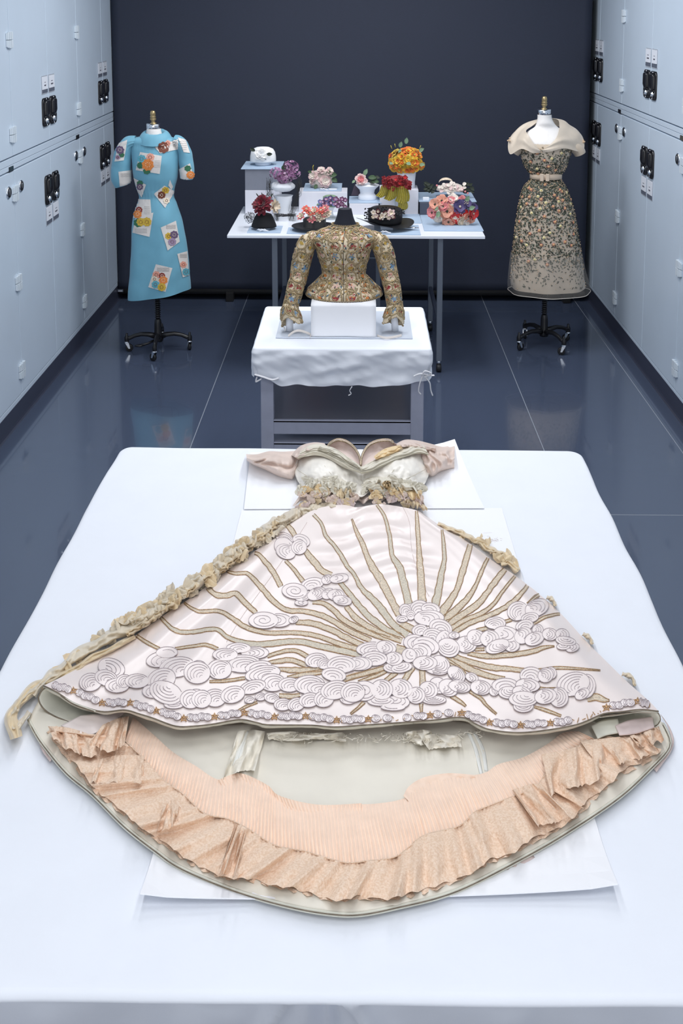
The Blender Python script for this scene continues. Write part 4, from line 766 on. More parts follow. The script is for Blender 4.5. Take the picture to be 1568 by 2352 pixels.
# ================================================================== navy torso with embroidered jacket
M('navy_felt', srgb(26, 29, 42), .85, var=.06, vscale=300)
M('linen', srgb(214, 199, 172), .75, var=.05, vscale=160, bump=.1, bscale=400)
M('gold_scroll', srgb(166, 146, 112), .42, .35, var=.3, vscale=260)
for nm, c in dict(red=(150, 44, 48), green=(84, 96, 52), teal=(72, 104, 122), mustard=(178, 146, 66), pink=(212, 172, 156), dark=(52, 44, 38), blue=(110, 142, 172), olive=(132, 126, 70), orange=(196, 120, 60), cream=(232, 222, 204), violet=(120, 92, 122)).items(): M('silk_' + nm, srgb(*c), .5, var=.12, vscale=200)
SILK = ['linen', 'silk_red', 'silk_green', 'silk_teal', 'silk_mustard', 'silk_pink', 'silk_dark', 'silk_blue', 'silk_olive', 'silk_orange', 'gold_scroll', 'silk_violet']
class Loft:
    """stack of elliptical sections: (x, y, z, a, b); th=-90deg is the front"""
    def __init__(s, secs, pw=1.0): s.s = secs; s.n = len(secs); s.pw = pw
    def sec(s, v):
        x = max(0, min(s.n - 1.0001, v * (s.n - 1))); i = int(x); f = x - i
        P = [s.s[max(0, i - 1)], s.s[i], s.s[i + 1], s.s[min(s.n - 1, i + 2)]]
        return [.5 * (2 * P[1][k] + (P[2][k] - P[0][k]) * f + (2 * P[0][k] - 5 * P[1][k] + 4 * P[2][k] - P[3][k]) * f * f + (3 * P[1][k] - P[0][k] - 3 * P[2][k] + P[3][k]) * f ** 3) for k in range(5)]
    def pt(s, th, v):
        x, y, z, a, b = s.sec(v); c, d = math.cos(th), math.sin(th)
        return Vector((x + a * math.copysign(abs(c) ** s.pw, c), y + b * math.copysign(abs(d) ** s.pw, d), z))
    def nrm(s, th, v):
        e = .01; a = s.pt(th + e, v) - s.pt(th - e, v); b = s.pt(th, min(1, v + e)) - s.pt(th, max(0, v - e)); n = a.cross(b); return n.normalized() if n.length > 1e-9 else Vector((0, 0, 1))
    def mesh(s, nth, nv, mb=None, mod=None, mat=0, caps=False):
        mb = mb or MB(); f = (lambda u, v: (mod(u * 2 * math.pi, v, s.pt(u * 2 * math.pi, v), s.nrm(u * 2 * math.pi, v))) if mod else s.pt(u * 2 * math.pi, v)); mb.grid(f, nth, nv, mat, wrap=True)
        if caps:
            for v in (0, 1): mb.add([s.pt(2 * math.pi * i / nth, v) for i in range(nth)], [tuple(range(nth))], mat)
        return mb
class TubeLoft(Loft):
    """sections perpendicular to a path: (x, y, z, r1, r2)"""
    def pt(s, th, v):
        x, y, z, a, b = s.sec(v); e = .02; p1 = Vector(s.sec(min(1, v + e))[:3]); p0 = Vector(s.sec(max(0, v - e))[:3]); t = (p1 - p0).normalized()
        ex = Vector((1, 0, 0)); ex = (ex - t * ex.dot(t)).normalized(); ey = t.cross(ex); ey = ey if ey.y > 0 else -ey
        return Vector((x, y, z)) + ex * (a * math.cos(th)) + ey * (b * math.sin(th))
def outward(S, th, v):
    p = S.pt(th, v); n = S.nrm(th, v); c = Vector(S.sec(v)[:3]); return p, (n if n.dot(p - c) > 0 else -n)
def onS(S, th, v, off): p, n = outward(S, th, v); return p + n * off
def uvscale(S, th, v):
    e = .02; return (S.pt(th + e, v) - S.pt(th - e, v)).length / (2 * e), (S.pt(th, min(1, v + e)) - S.pt(th, max(0, v - e))).length / (min(1, v + e) - max(0, v - e))
def leafS(mb, S, th, v, ang, ln, wd, mat, off=.0016):
    if not .002 < v < .998: return
    su, sv = uvscale(S, th, v); ca, sa = math.cos(ang), math.sin(ang)
    out = [(0, -.0), (.3, wd / 2), (.65, wd * .42), (1, 0), (.65, -wd * .42), (.3, -wd / 2)]
    vs = []
    for t, w_ in out:
        x, y = ca * t * ln - sa * w_, sa * t * ln + ca * w_; vv = v + y / sv
        if not 0 <= vv <= 1: return
        vs.append(onS(S, th + x / su, vv, off))
    mb.add(vs, [tuple(range(6))], mat)
def scrollS(mbg, mbm, S, th, v, r_, seed, full=True):
    q = random.Random(seed); su, sv = uvscale(S, th, v); gap = q.uniform(0, 6.28); pts = []
    for i in range(19):
        a = gap + i / 18 * 5.7; rr = r_ * (1 - .16 * i / 18); vv = v + rr * math.sin(a) / sv
        if 0 <= vv <= 1: pts.append(onS(S, th + rr * math.cos(a) / su, vv, .0020))
    if len(pts) > 5: mbg.tube(pts, .0040, 5, 0)
    for e in range(4):
        a0 = q.uniform(0, 6.28); cx_, cy_ = q.uniform(-1.5, 1.5) * r_, q.uniform(-1.5, 1.5) * r_; pp_ = []
        for i in range(8):
            a = a0 + i * .5; vv = v + (cy_ + r_ * .42 * math.sin(a)) / sv
            if 0 <= vv <= 1: pp_.append(onS(S, th + (cx_ + r_ * .42 * math.cos(a)) / su, vv, .0014))
        if len(pp_) > 4: mbg.tube(pp_, .0026, 4, 0)
    kind = q.randrange(5); cols = [(1, 2), (7, 3), (4, 8), (5, 2), (9, 8)][kind]
    for k in range(5 if kind else 6):
        a = gap + k * 6.283 / 5 + q.uniform(-.3, .3) if kind in (1, 3) else math.pi / 2 + (k - 2) * .5
        leafS(mbm, S, th + (0 if kind in (1, 3) else 0), v - (0 if kind in (1, 3) else .35 * r_ / sv), a, r_ * .72, r_ * .26, cols[0] if k % 2 == 0 else (5 if kind == 3 else cols[0]))
    for k in range(3): leafS(mbm, S, th + q.uniform(-.5, .5) * r_ / su, v + q.uniform(-.75, -.2) * r_ / sv, q.uniform(0, 6.28), r_ * .55, r_ * .2, (cols[1], 6, 2)[k])
JY = 5.165
def J(y, xl, xr, k, dy=0): a = aty(xl, y, JY); c = aty(xr, y, JY); return ((a.x + c.x) / 2, JY + dy, a.z, (c.x - a.x) / 2, (c.x - a.x) / 2 * k)
jb = Loft([J(673, 704, 876, .80), J(665, 706, 874, .80), J(652, 720, 860, .78), J(640, 732, 848, .76), J(627, 741, 838, .76), J(612, 739, 840, .78), J(590, 732, 846, .80), J(568, 726, 852, .78), J(550, 716, 862, .66), J(538, 718, 862, .56), J(528, 738, 846, .55), J(521, 755, 830, .66), J(515, 763, 822, .75)])
tm = thing('torso_mannequin', (-.07, JY, JB), 'headless navy felt torso form inside the embroidered jacket', 'mannequin')
nk = Loft([J(520, 764, 820, .8), J(512, 767, 817, .8), J(500, 772, 812, .85), J(488, 775, 809, .9), J(479, 777, 807, .95)])
b = nk.mesh(32, 12); c = nk.pt(0, 1); top = [nk.pt(2 * math.pi * i / 32, 1) for i in range(32)]
b.add(top, [tuple(range(32))]); b.build('neck', 'navy_felt', tm)
bs = Loft([J(680, 715, 866, .78), J(677, 708, 872, .78), J(670, 706, 874, .79), J(662, 714, 866, .78)]); b = bs.mesh(40, 8, caps=True); b.build('hip_base', 'navy_felt', tm)
jk = thing('embroidered_jacket', (-.07, JY, JB), 'cream linen jacket embroidered with gold scrolls and coloured flowers on navy torso', 'jacket')
b = jb.mesh(72, 60, mod=lambda th, v, p, n: p + Vector((0, 0, -.006 * math.sin(th * 3) * (v < .1)))); body = b.build('body', 'linen', jk)
g, m = MB(), MB()
rows = [(.06, 14, .034), (.21, 11, .031), (.335, 9, .028), (.445, 10, .028), (.545, 10, .029), (.645, 10, .031), (.755, 10, .029), (.86, 9, .026)]
for ri, (v, n, r_) in enumerate(rows):
    for k in range(n):
        th = -math.pi / 2 + (k + .5) * 2 * math.pi / n; scrollS(g, m, jb, th, v, r_, ri * 31 + (min(k, n - 1 - k)) * 7)
        q = random.Random(ri * 100 + k)
        for e in range(13): leafS(m, jb, th + math.pi / n * (e % 2) + q.uniform(-.12, .12), v + .055 + q.uniform(-.04, .04), q.uniform(0, 6.28), q.uniform(.010, .022), q.uniform(.004, .008), q.choice([2, 3, 4, 6, 6, 8, 1, 9]))
g.build('gold_scrollwork', 'gold_scroll', body); m.build('silk_flowers', SILK, body)
b = MB(); b.tube([onS(jb, -math.pi / 2, v / 30, .0022) for v in range(0, 30)], .0015, 5); b.build('front_opening', 'silk_dark', body)
for nm, v0, cnt in (('picot_edging', .0, 90), ('picot_edging', .985, 44)):
    b = MB()
    for k in range(cnt): b.sphere(onS(jb, 2 * math.pi * k / cnt, v0, .003) + Vector((0, 0, -.003 if v0 < .5 else .003)), .0032, 6)
    b.tube([onS(jb, 2 * math.pi * k / 60, v0, .001) for k in range(60)], .0028, 5, closed=True); b.build(nm, 'gold_scroll', body)
for sg, path in ((-1, [(730, 550, .01, 15, 18), (708, 556, 0, 20, 25), (697, 580, -.005, 21, 25), (690, 612, -.01, 20, 23), (684, 640, -.03, 19, 21), (676, 670, -.06, 18, 19), (669, 697, -.08, 17, 17), (664, 714, -.09, 17, 17)]),
                 (1, [(848, 550, .01, 15, 18), (870, 556, 0, 20, 25), (882, 580, -.005, 21, 25), (889, 612, -.01, 20, 23), (896, 640, -.03, 19, 21), (902, 670, -.06, 18, 19), (906, 697, -.08, 17, 17), (909, 714, -.09, 17, 17)])):
    secs = []
    for x, y, dy, ra, rb_ in path: p = aty(x, y, JY + dy); k = (JY + dy) / F; secs.append((*p, ra * k, rb_ * k))
    S = TubeLoft(secs); b = S.mesh(28, 40); sl = b.build('sleeve', 'linen', jk); g, m = MB(), MB()
    for ri in range(8):
        v = .07 + ri * .122
        for k in range(5): scrollS(g, m, S, -math.pi / 2 + (k + .5 * (ri % 2)) * 2 * math.pi / 5, v, .029, ri * 13 + k + (3 if sg > 0 else 3))
        for k in range(34):
            q = random.Random(ri * 50 + k); leafS(m, S, q.uniform(0, 6.28), v + q.uniform(-.05, .05), q.uniform(0, 6.28), q.uniform(.009, .018), q.uniform(.004, .006), q.choice([2, 3, 4, 6, 8, 1, 7]))
    g.build('gold_scrollwork', 'gold_scroll', sl); m.build('silk_flowers', SILK, sl)
    # flared turned cuff
    cpts = [(669, 700, -.08, 17, 17), (666, 714, -.09, 21, 20), (668, 730, -.10, 24, 22), (671, 744, -.105, 26, 23)] if sg < 0 else [(906, 700, -.08, 17, 17), (906, 714, -.09, 21, 20), (904, 730, -.10, 24, 22), (902, 744, -.105, 25, 23)]
    secs = []
    for x, y, dy, ra, rb_ in cpts: p = aty(x, y, JY + dy); k = (JY + dy) / F; secs.append((*p, ra * k, rb_ * k))
    S = TubeLoft(secs); split = -math.pi / 2 - (.45 if sg < 0 else -.25)
    def cm(th, v, p, n):
        d = math.cos(th - split); return p + Vector((0, -.004 * v, .045 * v * max(0, d) ** 3 - .004 * abs(math.sin(th * 5)) * (v > .9)))
    class CuffLoft(Loft):
        def __init__(s, base): s.base = base; s.s = base.s; s.n = base.n; s.pw = 1
        def pt(s, th, v): return cm(th, v, s.base.pt(th, v), None)
    S2 = CuffLoft(S); b = S.mesh(40, 12, mod=cm); cf = b.build('cuff', 'linen', sl); g, m = MB(), MB()
    for k in range(9):
        th = split + .35 + k * .7; scrollS(g, m, S2, th, .5, .024, k * 5)
    for k in range(40):
        th = 2 * math.pi * k / 40; p, n = outward(S, th, 1); g.sphere(cm(th, 1, p, n), .003, 6)
    g.build('gold_scrollwork', 'gold_scroll', cf); m.build('silk_flowers', SILK, cf)
    hx = 665 if sg < 0 else 907; pe = atz(hx, 759, .81); ps = aty(hx + (-1 if sg < 0 else -2), 712, JY - .09)
    b = MB(); b.tube([ps, lerp(ps, pe, .5), pe], [.0165, .0175, .0175], 20); b.build('hand_support', 'foam_white', tm)
# ================================================================== dress forms
M('form_linen', srgb(238, 234, 230), .7, var=.02, vscale=120); M('brass', srgb(172, 152, 112), .36, .8); M('cast_iron', (.008, .008, .010), .35); M('rubber', (.01, .01, .012), .5)
def dress_form(px, Y, base, rot, label, torso, neckpx, sc=1.0, pedal=False):
    xc = px; o = aty(xc, base, Y); C = Vector((atz(xc, base, 0).x, Y, 0)); t = thing('dress_form', C, label, 'dress form', 'rolling dress forms')
    nx, ytop, yneck, ybase = neckpx; k = Y / F
    pn = aty(nx, ytop, Y); b = MB()
    f = k * 1.0
    tilt = Matrix.Translation(pn) @ Matrix.Rotation(R(8), 4, 'X')
    b.lathe([(.004, .088 * sc), (.014, .084 * sc), (.018, .072 * sc), (.019, .062 * sc), (.016, .052 * sc), (.020, .047 * sc), (.020, .043 * sc), (.015, .038 * sc), (.021, .033 * sc), (.021, .028 * sc), (.014, .018 * sc), (.012, .006), (.022, .001), (.022, 0)], n=20, M4=tilt); b.build('finial', 'brass', t)
    b = MB(); b.lathe([(.046, -.036), (.047, -.034), (.047, -.004), (.044, 0), (.002, 0)], n=32, M4=tilt); b.build('neck_cap', 'chrome', t)
    S = Loft([(*aty((a + c) / 2, y, Y)[:], (c - a) / 2 * k, (c - a) / 2 * k * d) for y, a, c, d in torso]); b = S.mesh(40, 40); tor = b.build('torso', 'form_linen', t)
    b = MB(); b.tube([onS(S, -math.pi / 2, v / 20, .0006) for v in range(0, 14)], .0007, 4); b.build('center_seam', 'form_linen', tor)
    # pole and base
    b = MB(); b.tube([C + Vector((0, 0, .16)), C + Vector((0, 0, 1.0))], .014, 12); b.build('pole', 'cast_iron', t)
    b = MB()
    for q in range(11): b.lathe([(.014, 0), (.021, .006), (.014, .013)], (C.x, C.y, .235 + q * .0155), 14)
    b.lathe([(.030, .075), (.032, .10), (.026, .13), (.024, .20), (.020, .225), (.015, .23)], (C.x, C.y, 0), 18); b.build('threaded_column', 'cast_iron', t)
    for q in range(4):
        a = rot + q * math.pi / 2; d = Vector((math.cos(a), math.sin(a), 0)); L = .215
        b = MB(); b.tube([C + d * s_ + Vector((0, 0, z)) for s_, z in ((.015, .105), (.06, .118), (.11, .122), (.16, .112), (.195, .096), (L, .094))], [.022, .017, .015, .014, .014, .016], 10)
        b.lathe([(.014, .07), (.016, .075), (.016, .10), (.009, .112), (.008, .128), (.002, .131)], C + d * L, 12); leg = b.build('base_leg', 'cast_iron', t)
        e = C + d * L; w2 = a + 1.9 + q * .7; wd = Vector((math.cos(w2), math.sin(w2), 0)); sd = Vector((-wd.y, wd.x, 0)); ax = e + wd * .016 + Vector((0, 0, .0265))
        b = MB(); b.tube([ax - sd * .010, ax - sd * .008, ax + sd * .008, ax + sd * .010], [.022, .026, .026, .022], 20); b.build('wheel', 'rubber', leg)
        b = MB(); b.lathe([(.016, .062), (.018, .066), (.016, .072), (.008, .074)], e, 14)
        for s2 in (-1, 1):
            pl = [e + sd * (.013 * s2) + wd * (-.012) + Vector((0, 0, .064)), e + sd * (.013 * s2) + wd * .012 + Vector((0, 0, .064)), ax + sd * (.013 * s2) + wd * .006 - Vector((0, 0, .004)), ax + sd * (.013 * s2) - wd * .006 - Vector((0, 0, .004))]
            b.add([p + sd * (.0015 * x_) for x_ in (-1, 1) for p in pl], [(0, 1, 2, 3), (4, 5, 6, 7), (0, 1, 5, 4), (1, 2, 6, 5), (2, 3, 7, 6), (3, 0, 4, 7)])
        b.build('caster_fork', 'chrome', leg, smooth=False)
    if pedal:
        b = MB(); b.tube([C + Vector((-.02, -.03, .085)), C + Vector((-.06, -.07, .075)), C + Vector((-.10, -.09, .07))], [.009, .008, .010], 8); b.sphere(C + Vector((-.115, -.095, .068)), .03, 12, 0, (1, .6, .3)); b.build('foot_pedal', 'cast_iron', t)
    for rz_, rr in ((.44, .13),):
        b = MB(); b.tube([C + Vector((rr * math.cos(q * .2094), rr * .8 * math.sin(q * .2094), rz_)) for q in range(30)], .002, 5, closed=True)
        for q in range(6): b.tube([C + Vector((rr * math.cos(q * 1.047), rr * .8 * math.sin(q * 1.047), rz_)), C + Vector((rr * 1.1 * math.cos(q * 1.047), rr * .9 * math.sin(q * 1.047), rz_ + .2))], .002, 5)
        b.build('wire_cage', 'cast_iron', t)
    return t, C
YD1, YD2 = 7.176, 7.326
dress_form(364, YD1, 806, R(4), 'dress form on black casters inside the blue printed dress', [(470, 322, 395, .7), (440, 324, 394, .7), (400, 316, 402, .7), (360, 310, 405, .65), (330, 318, 396, .5), (318, 334, 376, .8), (308, 335, 372, .95), (300, 336, 370, 1), (295, 337, 369, 1)], (352, 283, 0, 0), pedal=True)
dress_form(1248, YD2, 795, R(29), 'dress form on black casters inside the beaded organza dress', [(470, 1215, 1292, .7), (420, 1228, 1280, .6), (400, 1226, 1282, .6), (385, 1212, 1294, .66), (350, 1198, 1306, .7), (325, 1192, 1312, .62), (305, 1208, 1300, .50), (292, 1227, 1281, .6), (282, 1232, 1272, .9), (272, 1234, 1267, 1), (263, 1234, 1266, 1)], (1249, 250, 0, 0))
# ------------------------------------------------------------------ blue printed dress
M('blue_cotton', srgb(112, 172, 194), .6, var=.03, vscale=12, sheen=.2, bump=.05, bscale=30)
M('packet_paper', srgb(222, 216, 210), .7, var=.03, vscale=60); M('packet_ink', srgb(150, 146, 144), .8)
for nm, c in dict(orange=(222, 132, 62), yellow=(206, 172, 62), pink=(226, 160, 140), teal=(96, 172, 188), green=(54, 110, 78), purple=(104, 84, 112), brown=(118, 62, 44), maroon=(140, 56, 48), lilac=(156, 138, 164), ivory=(228, 214, 192)).items(): M('print_' + nm, srgb(*c), .65, var=.16, vscale=130)
PR = ['packet_paper', 'packet_ink'] + ['print_' + n for n in ('orange', 'yellow', 'pink', 'teal', 'green', 'purple', 'brown', 'maroon', 'lilac', 'ivory')]
PI = {n: i + 2 for i, n in enumerate(('orange', 'yellow', 'pink', 'teal', 'green', 'purple', 'brown', 'maroon', 'lilac', 'ivory'))}
bdz = thing('printed_dress', (aty(362, 600, YD1).x, YD1, aty(362, 683, YD1).z), 'sky blue cotton dress printed with flower seed packets on dress form', 'dress')
k1 = YD1 / F
def secs(rows, Y, k): return [((aty((a + c) / 2, y, Y)).x, Y, aty((a + c) / 2, y, Y).z, (c - a) / 2 * k, (c - a) / 2 * k * d) for y, a, c, d in rows]
DB = Loft(secs([(674, 288, 437, .66), (640, 291, 434, .68), (600, 295, 431, .68), (560, 298, 427, .68), (520, 301, 421, .68), (490, 305, 414, .68), (465, 313, 404, .68), (453, 318, 399, .70), (444, 317, 399, .70), (425, 310, 404, .70), (400, 305, 410, .72), (370, 302, 412, .72), (345, 300, 413, .60), (333, 300, 411, .52), (325, 299, 410, .48), (319, 302, 406, .44), (315, 314, 393, .48), (312, 326, 381, .6)], YD1, k1))
def dmod(th, v, p, n):
    w_ = math.exp(-((v - .46) / .06) ** 2); g_ = math.exp(-((v - .76) / .05) ** 2) * max(0, -math.sin(th))
    q = p + n * (.0022 * w_ * math.sin(th * 30) + .003 * g_ * math.sin(th * 40) + .006 * nz(p.x * 9, p.z * 4, 1) * (v < .5) + .004 * nz(p.x * 16, p.z * 10, 3))
    if v < .45: q += n * (.010 * (1 - v / .45) * math.sin(th * 5 + 1)) ; q.z += (p.x - DB.sec(v)[0]) * .16 * (1 - v / .45) ** 2
    return q
dbm = DB.mesh(96, 110, mod=dmod); dbody = dbm.build('body', 'blue_cotton', bdz); ALL = MB(); ALL.add(dbm.v, dbm.f)
pc = aty(353, 314, YD1)
def colf(u, v):
    a = u * 2 * math.pi; r_ = [.052, .058, .070, .092, .110, .118][min(5, int(v * 5 + .5))]; z = [-.01, .034, .040, .026, -.004, -.030][min(5, int(v * 5 + .5))]
    fr = max(0, -math.sin(a)); return (pc.x + .01 + r_ * math.cos(a) * 1.0, pc.y + r_ * .86 * math.sin(a), pc.z + z - .012 * fr * v - .012 * fr + .012 * max(0, math.sin(a)) + .004 * nz(math.cos(a) * 3, math.sin(a) * 3))
b = MB(); b.grid(colf, 48, 5, wrap=True); b.build('roll_collar', 'blue_cotton', bdz, sub=1); ALL.add(b.v, b.f)
for pth in ([(314, 324, 0, 12, 16), (296, 330, 0, 16, 20), (283, 350, 0, 20, 22), (279, 380, 0, 22, 23), (278, 405, 0, 23, 23), (281, 420, 0, 21, 20), (283, 426, 0, 18, 17)], [(398, 322, 0, 12, 16), (413, 329, 0, 15, 20), (424, 350, 0, 16, 21), (428, 380, 0, 17, 21), (429, 398, 0, 17, 20), (428, 410, 0, 15, 18)]):
    ss = []
    for x, y, dy, ra, rb_ in pth: p = aty(x, y, YD1 + dy); ss.append((*p, ra * k1, rb_ * k1))
    S = TubeLoft(ss); b = S.mesh(44, 40, mod=lambda th, v, p, n: p + n * (.005 * math.exp(-((v - .08) / .12) ** 2) * math.sin(th * 14) + .004 * nz(p.x * 20, p.z * 20))); b.build('puff_sleeve', 'blue_cotton', bdz); ALL.add(b.v, b.f)
DV = ALL.bvh()
D7 = lambda x, y: (240 + x / 5.114, 240 + y / 5.114)
def onD(p, off, bv=None):
    h, n = cast(bv or DV, *p); return h + n * off if h is not None else None
PACK = [
 ([(420,558),(672,605),(648,815),(370,770)], [('teal',440,640,46),('pink',540,620,44),('green',425,715,36),('green',500,775,40),('orange',512,708,64)], (585,650,655,740)),
 ([(590,500),(865,405),(865,525),(650,575)], [('pink',740,455,32),('brown',690,505,62)], (800,430,850,500)),
 ([(165,460),(270,412),(225,655),(120,670)], [('green',200,590,30),('purple',185,535,44),('lilac',160,620,26)], None),
 ([(165,790),(320,770),(318,930),(180,960)], [('pink',225,930,40),('brown',290,900,34)], (190,800,310,850)),
 ([(345,860),(490,940),(440,1090),(395,1030)], [('green',420,925,34),('purple',420,965,36),('yellow',395,985,22)], None),
 ([(580,1050),(700,950),(822,1020),(710,1215)], [('yellow',715,1005,38),('brown',668,1062,42),('orange',770,1075,44),('ivory',725,1130,34)], None),
 ([(340,1110),(540,1115),(555,1330),(310,1335)], [('pink',395,1170,46),('yellow',345,1270,44),('maroon',412,1240,36),('orange',395,1290,44)], (470,1190,535,1290)),
 ([(370,1335),(575,1268),(530,1555),(330,1505)], [('green',400,1390,48),('yellow',430,1380,46),('yellow',500,1378,50)], (360,1450,500,1510)),
 ([(660,1445),(835,1365),(880,1610),(740,1715)], [('yellow',750,1545,38),('purple',812,1530,44),('lilac',790,1612,44)], (720,1410,830,1460)),
 ([(850,1755),(968,1722),(985,2005),(915,2030)], [('pink',920,1880,36),('orange',965,1870,34),('teal',950,1965,40)], (880,1750,960,1800)),
 ([(605,1875),(795,1920),(715,2200),(515,2145)], [('pink',610,2000,42),('ivory',590,2050,36),('maroon',675,2010,34),('orange',690,2062,46),('teal',602,2112,42),('yellow',672,2142,44)], (620,1910,760,1960)),
 ([(860,385),(950,420),(1000,570),(930,560)], [], (880,420,960,540)),
 ([(880,760),(1000,690),(1045,865),(905,895)], [('green',975,750,34),('yellow',930,815,46),('orange',1005,825,42)], None),
 ([(765,880),(800,965),(782,1000),(745,950)], [], None)]
for pi_, (quad, fls, txt) in enumerate(PACK):
    b = MB(); Q = [D7(*p) for p in quad]; N = 16; vs = {}; ok = True
    for i in range(N + 1):
        for j in range(N + 1):
            u, v = i / N, j / N; x = (1 - u) * (1 - v) * Q[0][0] + u * (1 - v) * Q[1][0] + u * v * Q[2][0] + (1 - u) * v * Q[3][0]; y = (1 - u) * (1 - v) * Q[0][1] + u * (1 - v) * Q[1][1] + u * v * Q[2][1] + (1 - u) * v * Q[3][1]
            vs[i, j] = onD((x, y), .0036)
    for i in range(N):
        for j in range(N):
            c4 = [vs[i, j], vs[i + 1, j], vs[i + 1, j + 1], vs[i, j + 1]]
            if all(p is not None for p in c4) and max((c4[0] - p).length for p in c4) < .04: b.add(c4, [(0, 1, 2, 3)], 0)
    for fi, (cn, x, y, r_) in enumerate(fls):
        off = .0048 + .0006 * fi; r_ *= 1.15; lob = 7 + fi % 3; ring = []
        for q in range(24):
            a = 2 * math.pi * q / 24; rr = r_ * (.91 + .09 * math.cos(lob * a + fi)) ; ring.append(onD(D7(x + rr * math.cos(a), y + rr * math.sin(a)), off))
        cc = onD(D7(x, y), off)
        if cc is None or any(p is None for p in ring) or max((p - cc).length for p in ring) > .07: continue
        mid = [onD(D7(x + .55 * r_ * math.cos(2 * math.pi * q / 24), y + .55 * r_ * math.sin(2 * math.pi * q / 24)), off) for q in range(24)]
        if any(p is None for p in mid): continue
        b.add([cc] + mid + ring, [(0, q + 1, (q + 1) % 24 + 1) for q in range(24)] + [(q + 1, q + 25, (q + 1) % 24 + 25, (q + 1) % 24 + 1) for q in range(24)], PI[cn])
        if cn != 'green':
            for q in range(7):
                a = q * .9; p = onD(D7(x + r_ * .35 * math.cos(a), y + r_ * .35 * math.sin(a)), off + .0006)
                if p: b.sphere(p, .0028, 6, PI['ivory' if cn in ('orange', 'purple', 'maroon', 'brown') else 'brown'], (1, .5, 1))
    if txt:
        for q in range(5):
            y = lerp(txt[1], txt[3], (q + .5) / 5); pts = [onD(D7(lerp(txt[0], txt[2], s_ / 6), y + 3 * (s_ % 2)), .0044) for s_ in range(7)]; pts = [p for p in pts if p]
            if len(pts) > 2 and max((pts[i] - pts[i + 1]).length for i in range(len(pts) - 1)) < .04: b.tube(pts, .0007, 4, 1)
    if b.v: b.build('seed_packet_print', PR, dbody)
# ------------------------------------------------------------------ beaded organza dress
M('nude_organza', srgb(200, 184, 164), .6, var=.04, vscale=20, sheen=.3); M('sheer_organza', srgb(206, 198, 188), .5, alpha=.16, sheen=.3); M('organza_edge', srgb(222, 214, 202), .5)
M('collar_organza', srgb(212, 198, 180), .5, var=.05, vscale=16, alpha=.93, sheen=.3); M('belt_satin', srgb(226, 204, 180), .35)
M('bead_green', srgb(62, 70, 52), .5, var=.3, vscale=300); M('bead_dark', srgb(44, 44, 40), .45); M('bead_tan', srgb(206, 178, 146), .45); M('bead_sage', srgb(150, 156, 140), .5)
M('pompom_yellow', srgb(214, 190, 120), .7); M('pompom_pink', srgb(200, 134, 116), .7); M('pompom_cream', srgb(228, 218, 176), .7)
gd = thing('beaded_dress', (aty(1255, 600, YD2).x, YD2, aty(1255, 680, YD2).z), 'beige organza dress covered in beaded flowers with wide collar on dress form', 'dress')
k2 = YD2 / F
GB = Loft(secs([(410, 1222, 1284, .72), (402, 1219, 1287, .72), (385, 1206, 1299, .74), (366, 1198, 1305, .74), (350, 1193, 1310, .72), (335, 1190, 1314, .66), (326, 1192, 1312, .62)], YD2, k2))
GS = Loft(secs([(660, 1172, 1344, .70), (640, 1171, 1342, .70), (600, 1174, 1337, .70), (560, 1178, 1331, .70), (520, 1183, 1325, .70), (480, 1189, 1317, .72), (450, 1196, 1307, .74), (430, 1203, 1299, .74), (418, 1214, 1291, .74), (408, 1222, 1284, .74)], YD2, k2))
def gmod(th, v, p, n): return p + n * (.006 * (1 - v) * math.sin(th * 7 + 1) + .003 * math.exp(-((v - .93) / .06) ** 2) * math.sin(th * 26))
b = GB.mesh(64, 30); gbod = b.build('bodice', 'nude_organza', gd)
b = GS.mesh(96, 60, mod=gmod); gsk = b.build('skirt', 'nude_organza', gd)
GO = Loft([(x, y, z - .012, a + .010, bb + .012) for x, y, z, a, bb in secs([(664, 1169, 1353, .72), (645, 1168, 1350, .72), (610, 1171, 1341, .72), (575, 1175, 1334, .72)], YD2, k2)])
b = GO.mesh(96, 16, mod=lambda th, v, p, n: p + n * .008 * (1 - v) * math.sin(th * 7 + .6)); b.build('organza_overlay', 'sheer_organza', gsk)
b = MB(); b.tube([(lambda p, n: p + n * .008 * math.sin(th_ * 7 + .6))(GO.pt(th_, 0), GO.nrm(th_, 0)) for th_ in [2 * math.pi * i / 96 for i in range(96)]], .0022, 5, closed=True); b.build('hem_edge', 'organza_edge', gsk)
for pth in ([(1206, 334, 0, 9, 14), (1194, 338, 0, 12, 17), (1184, 346, 0, 13, 18), (1180, 352, 0, 12, 17)], [(1300, 332, 0, 9, 14), (1316, 336, 0, 13, 18), (1328, 346, 0, 14, 18), (1332, 354, 0, 13, 17)]):
    ss = []
    for x, y, dy, ra, rb_ in pth: p = aty(x, y, YD2 + dy); ss.append((*p, ra * k2, rb_ * k2))
    b = TubeLoft(ss).mesh(28, 10); b.build('cap_sleeve', 'nude_organza', gd)
MT = ['bead_green', 'bead_dark', 'bead_tan', 'bead_sage']
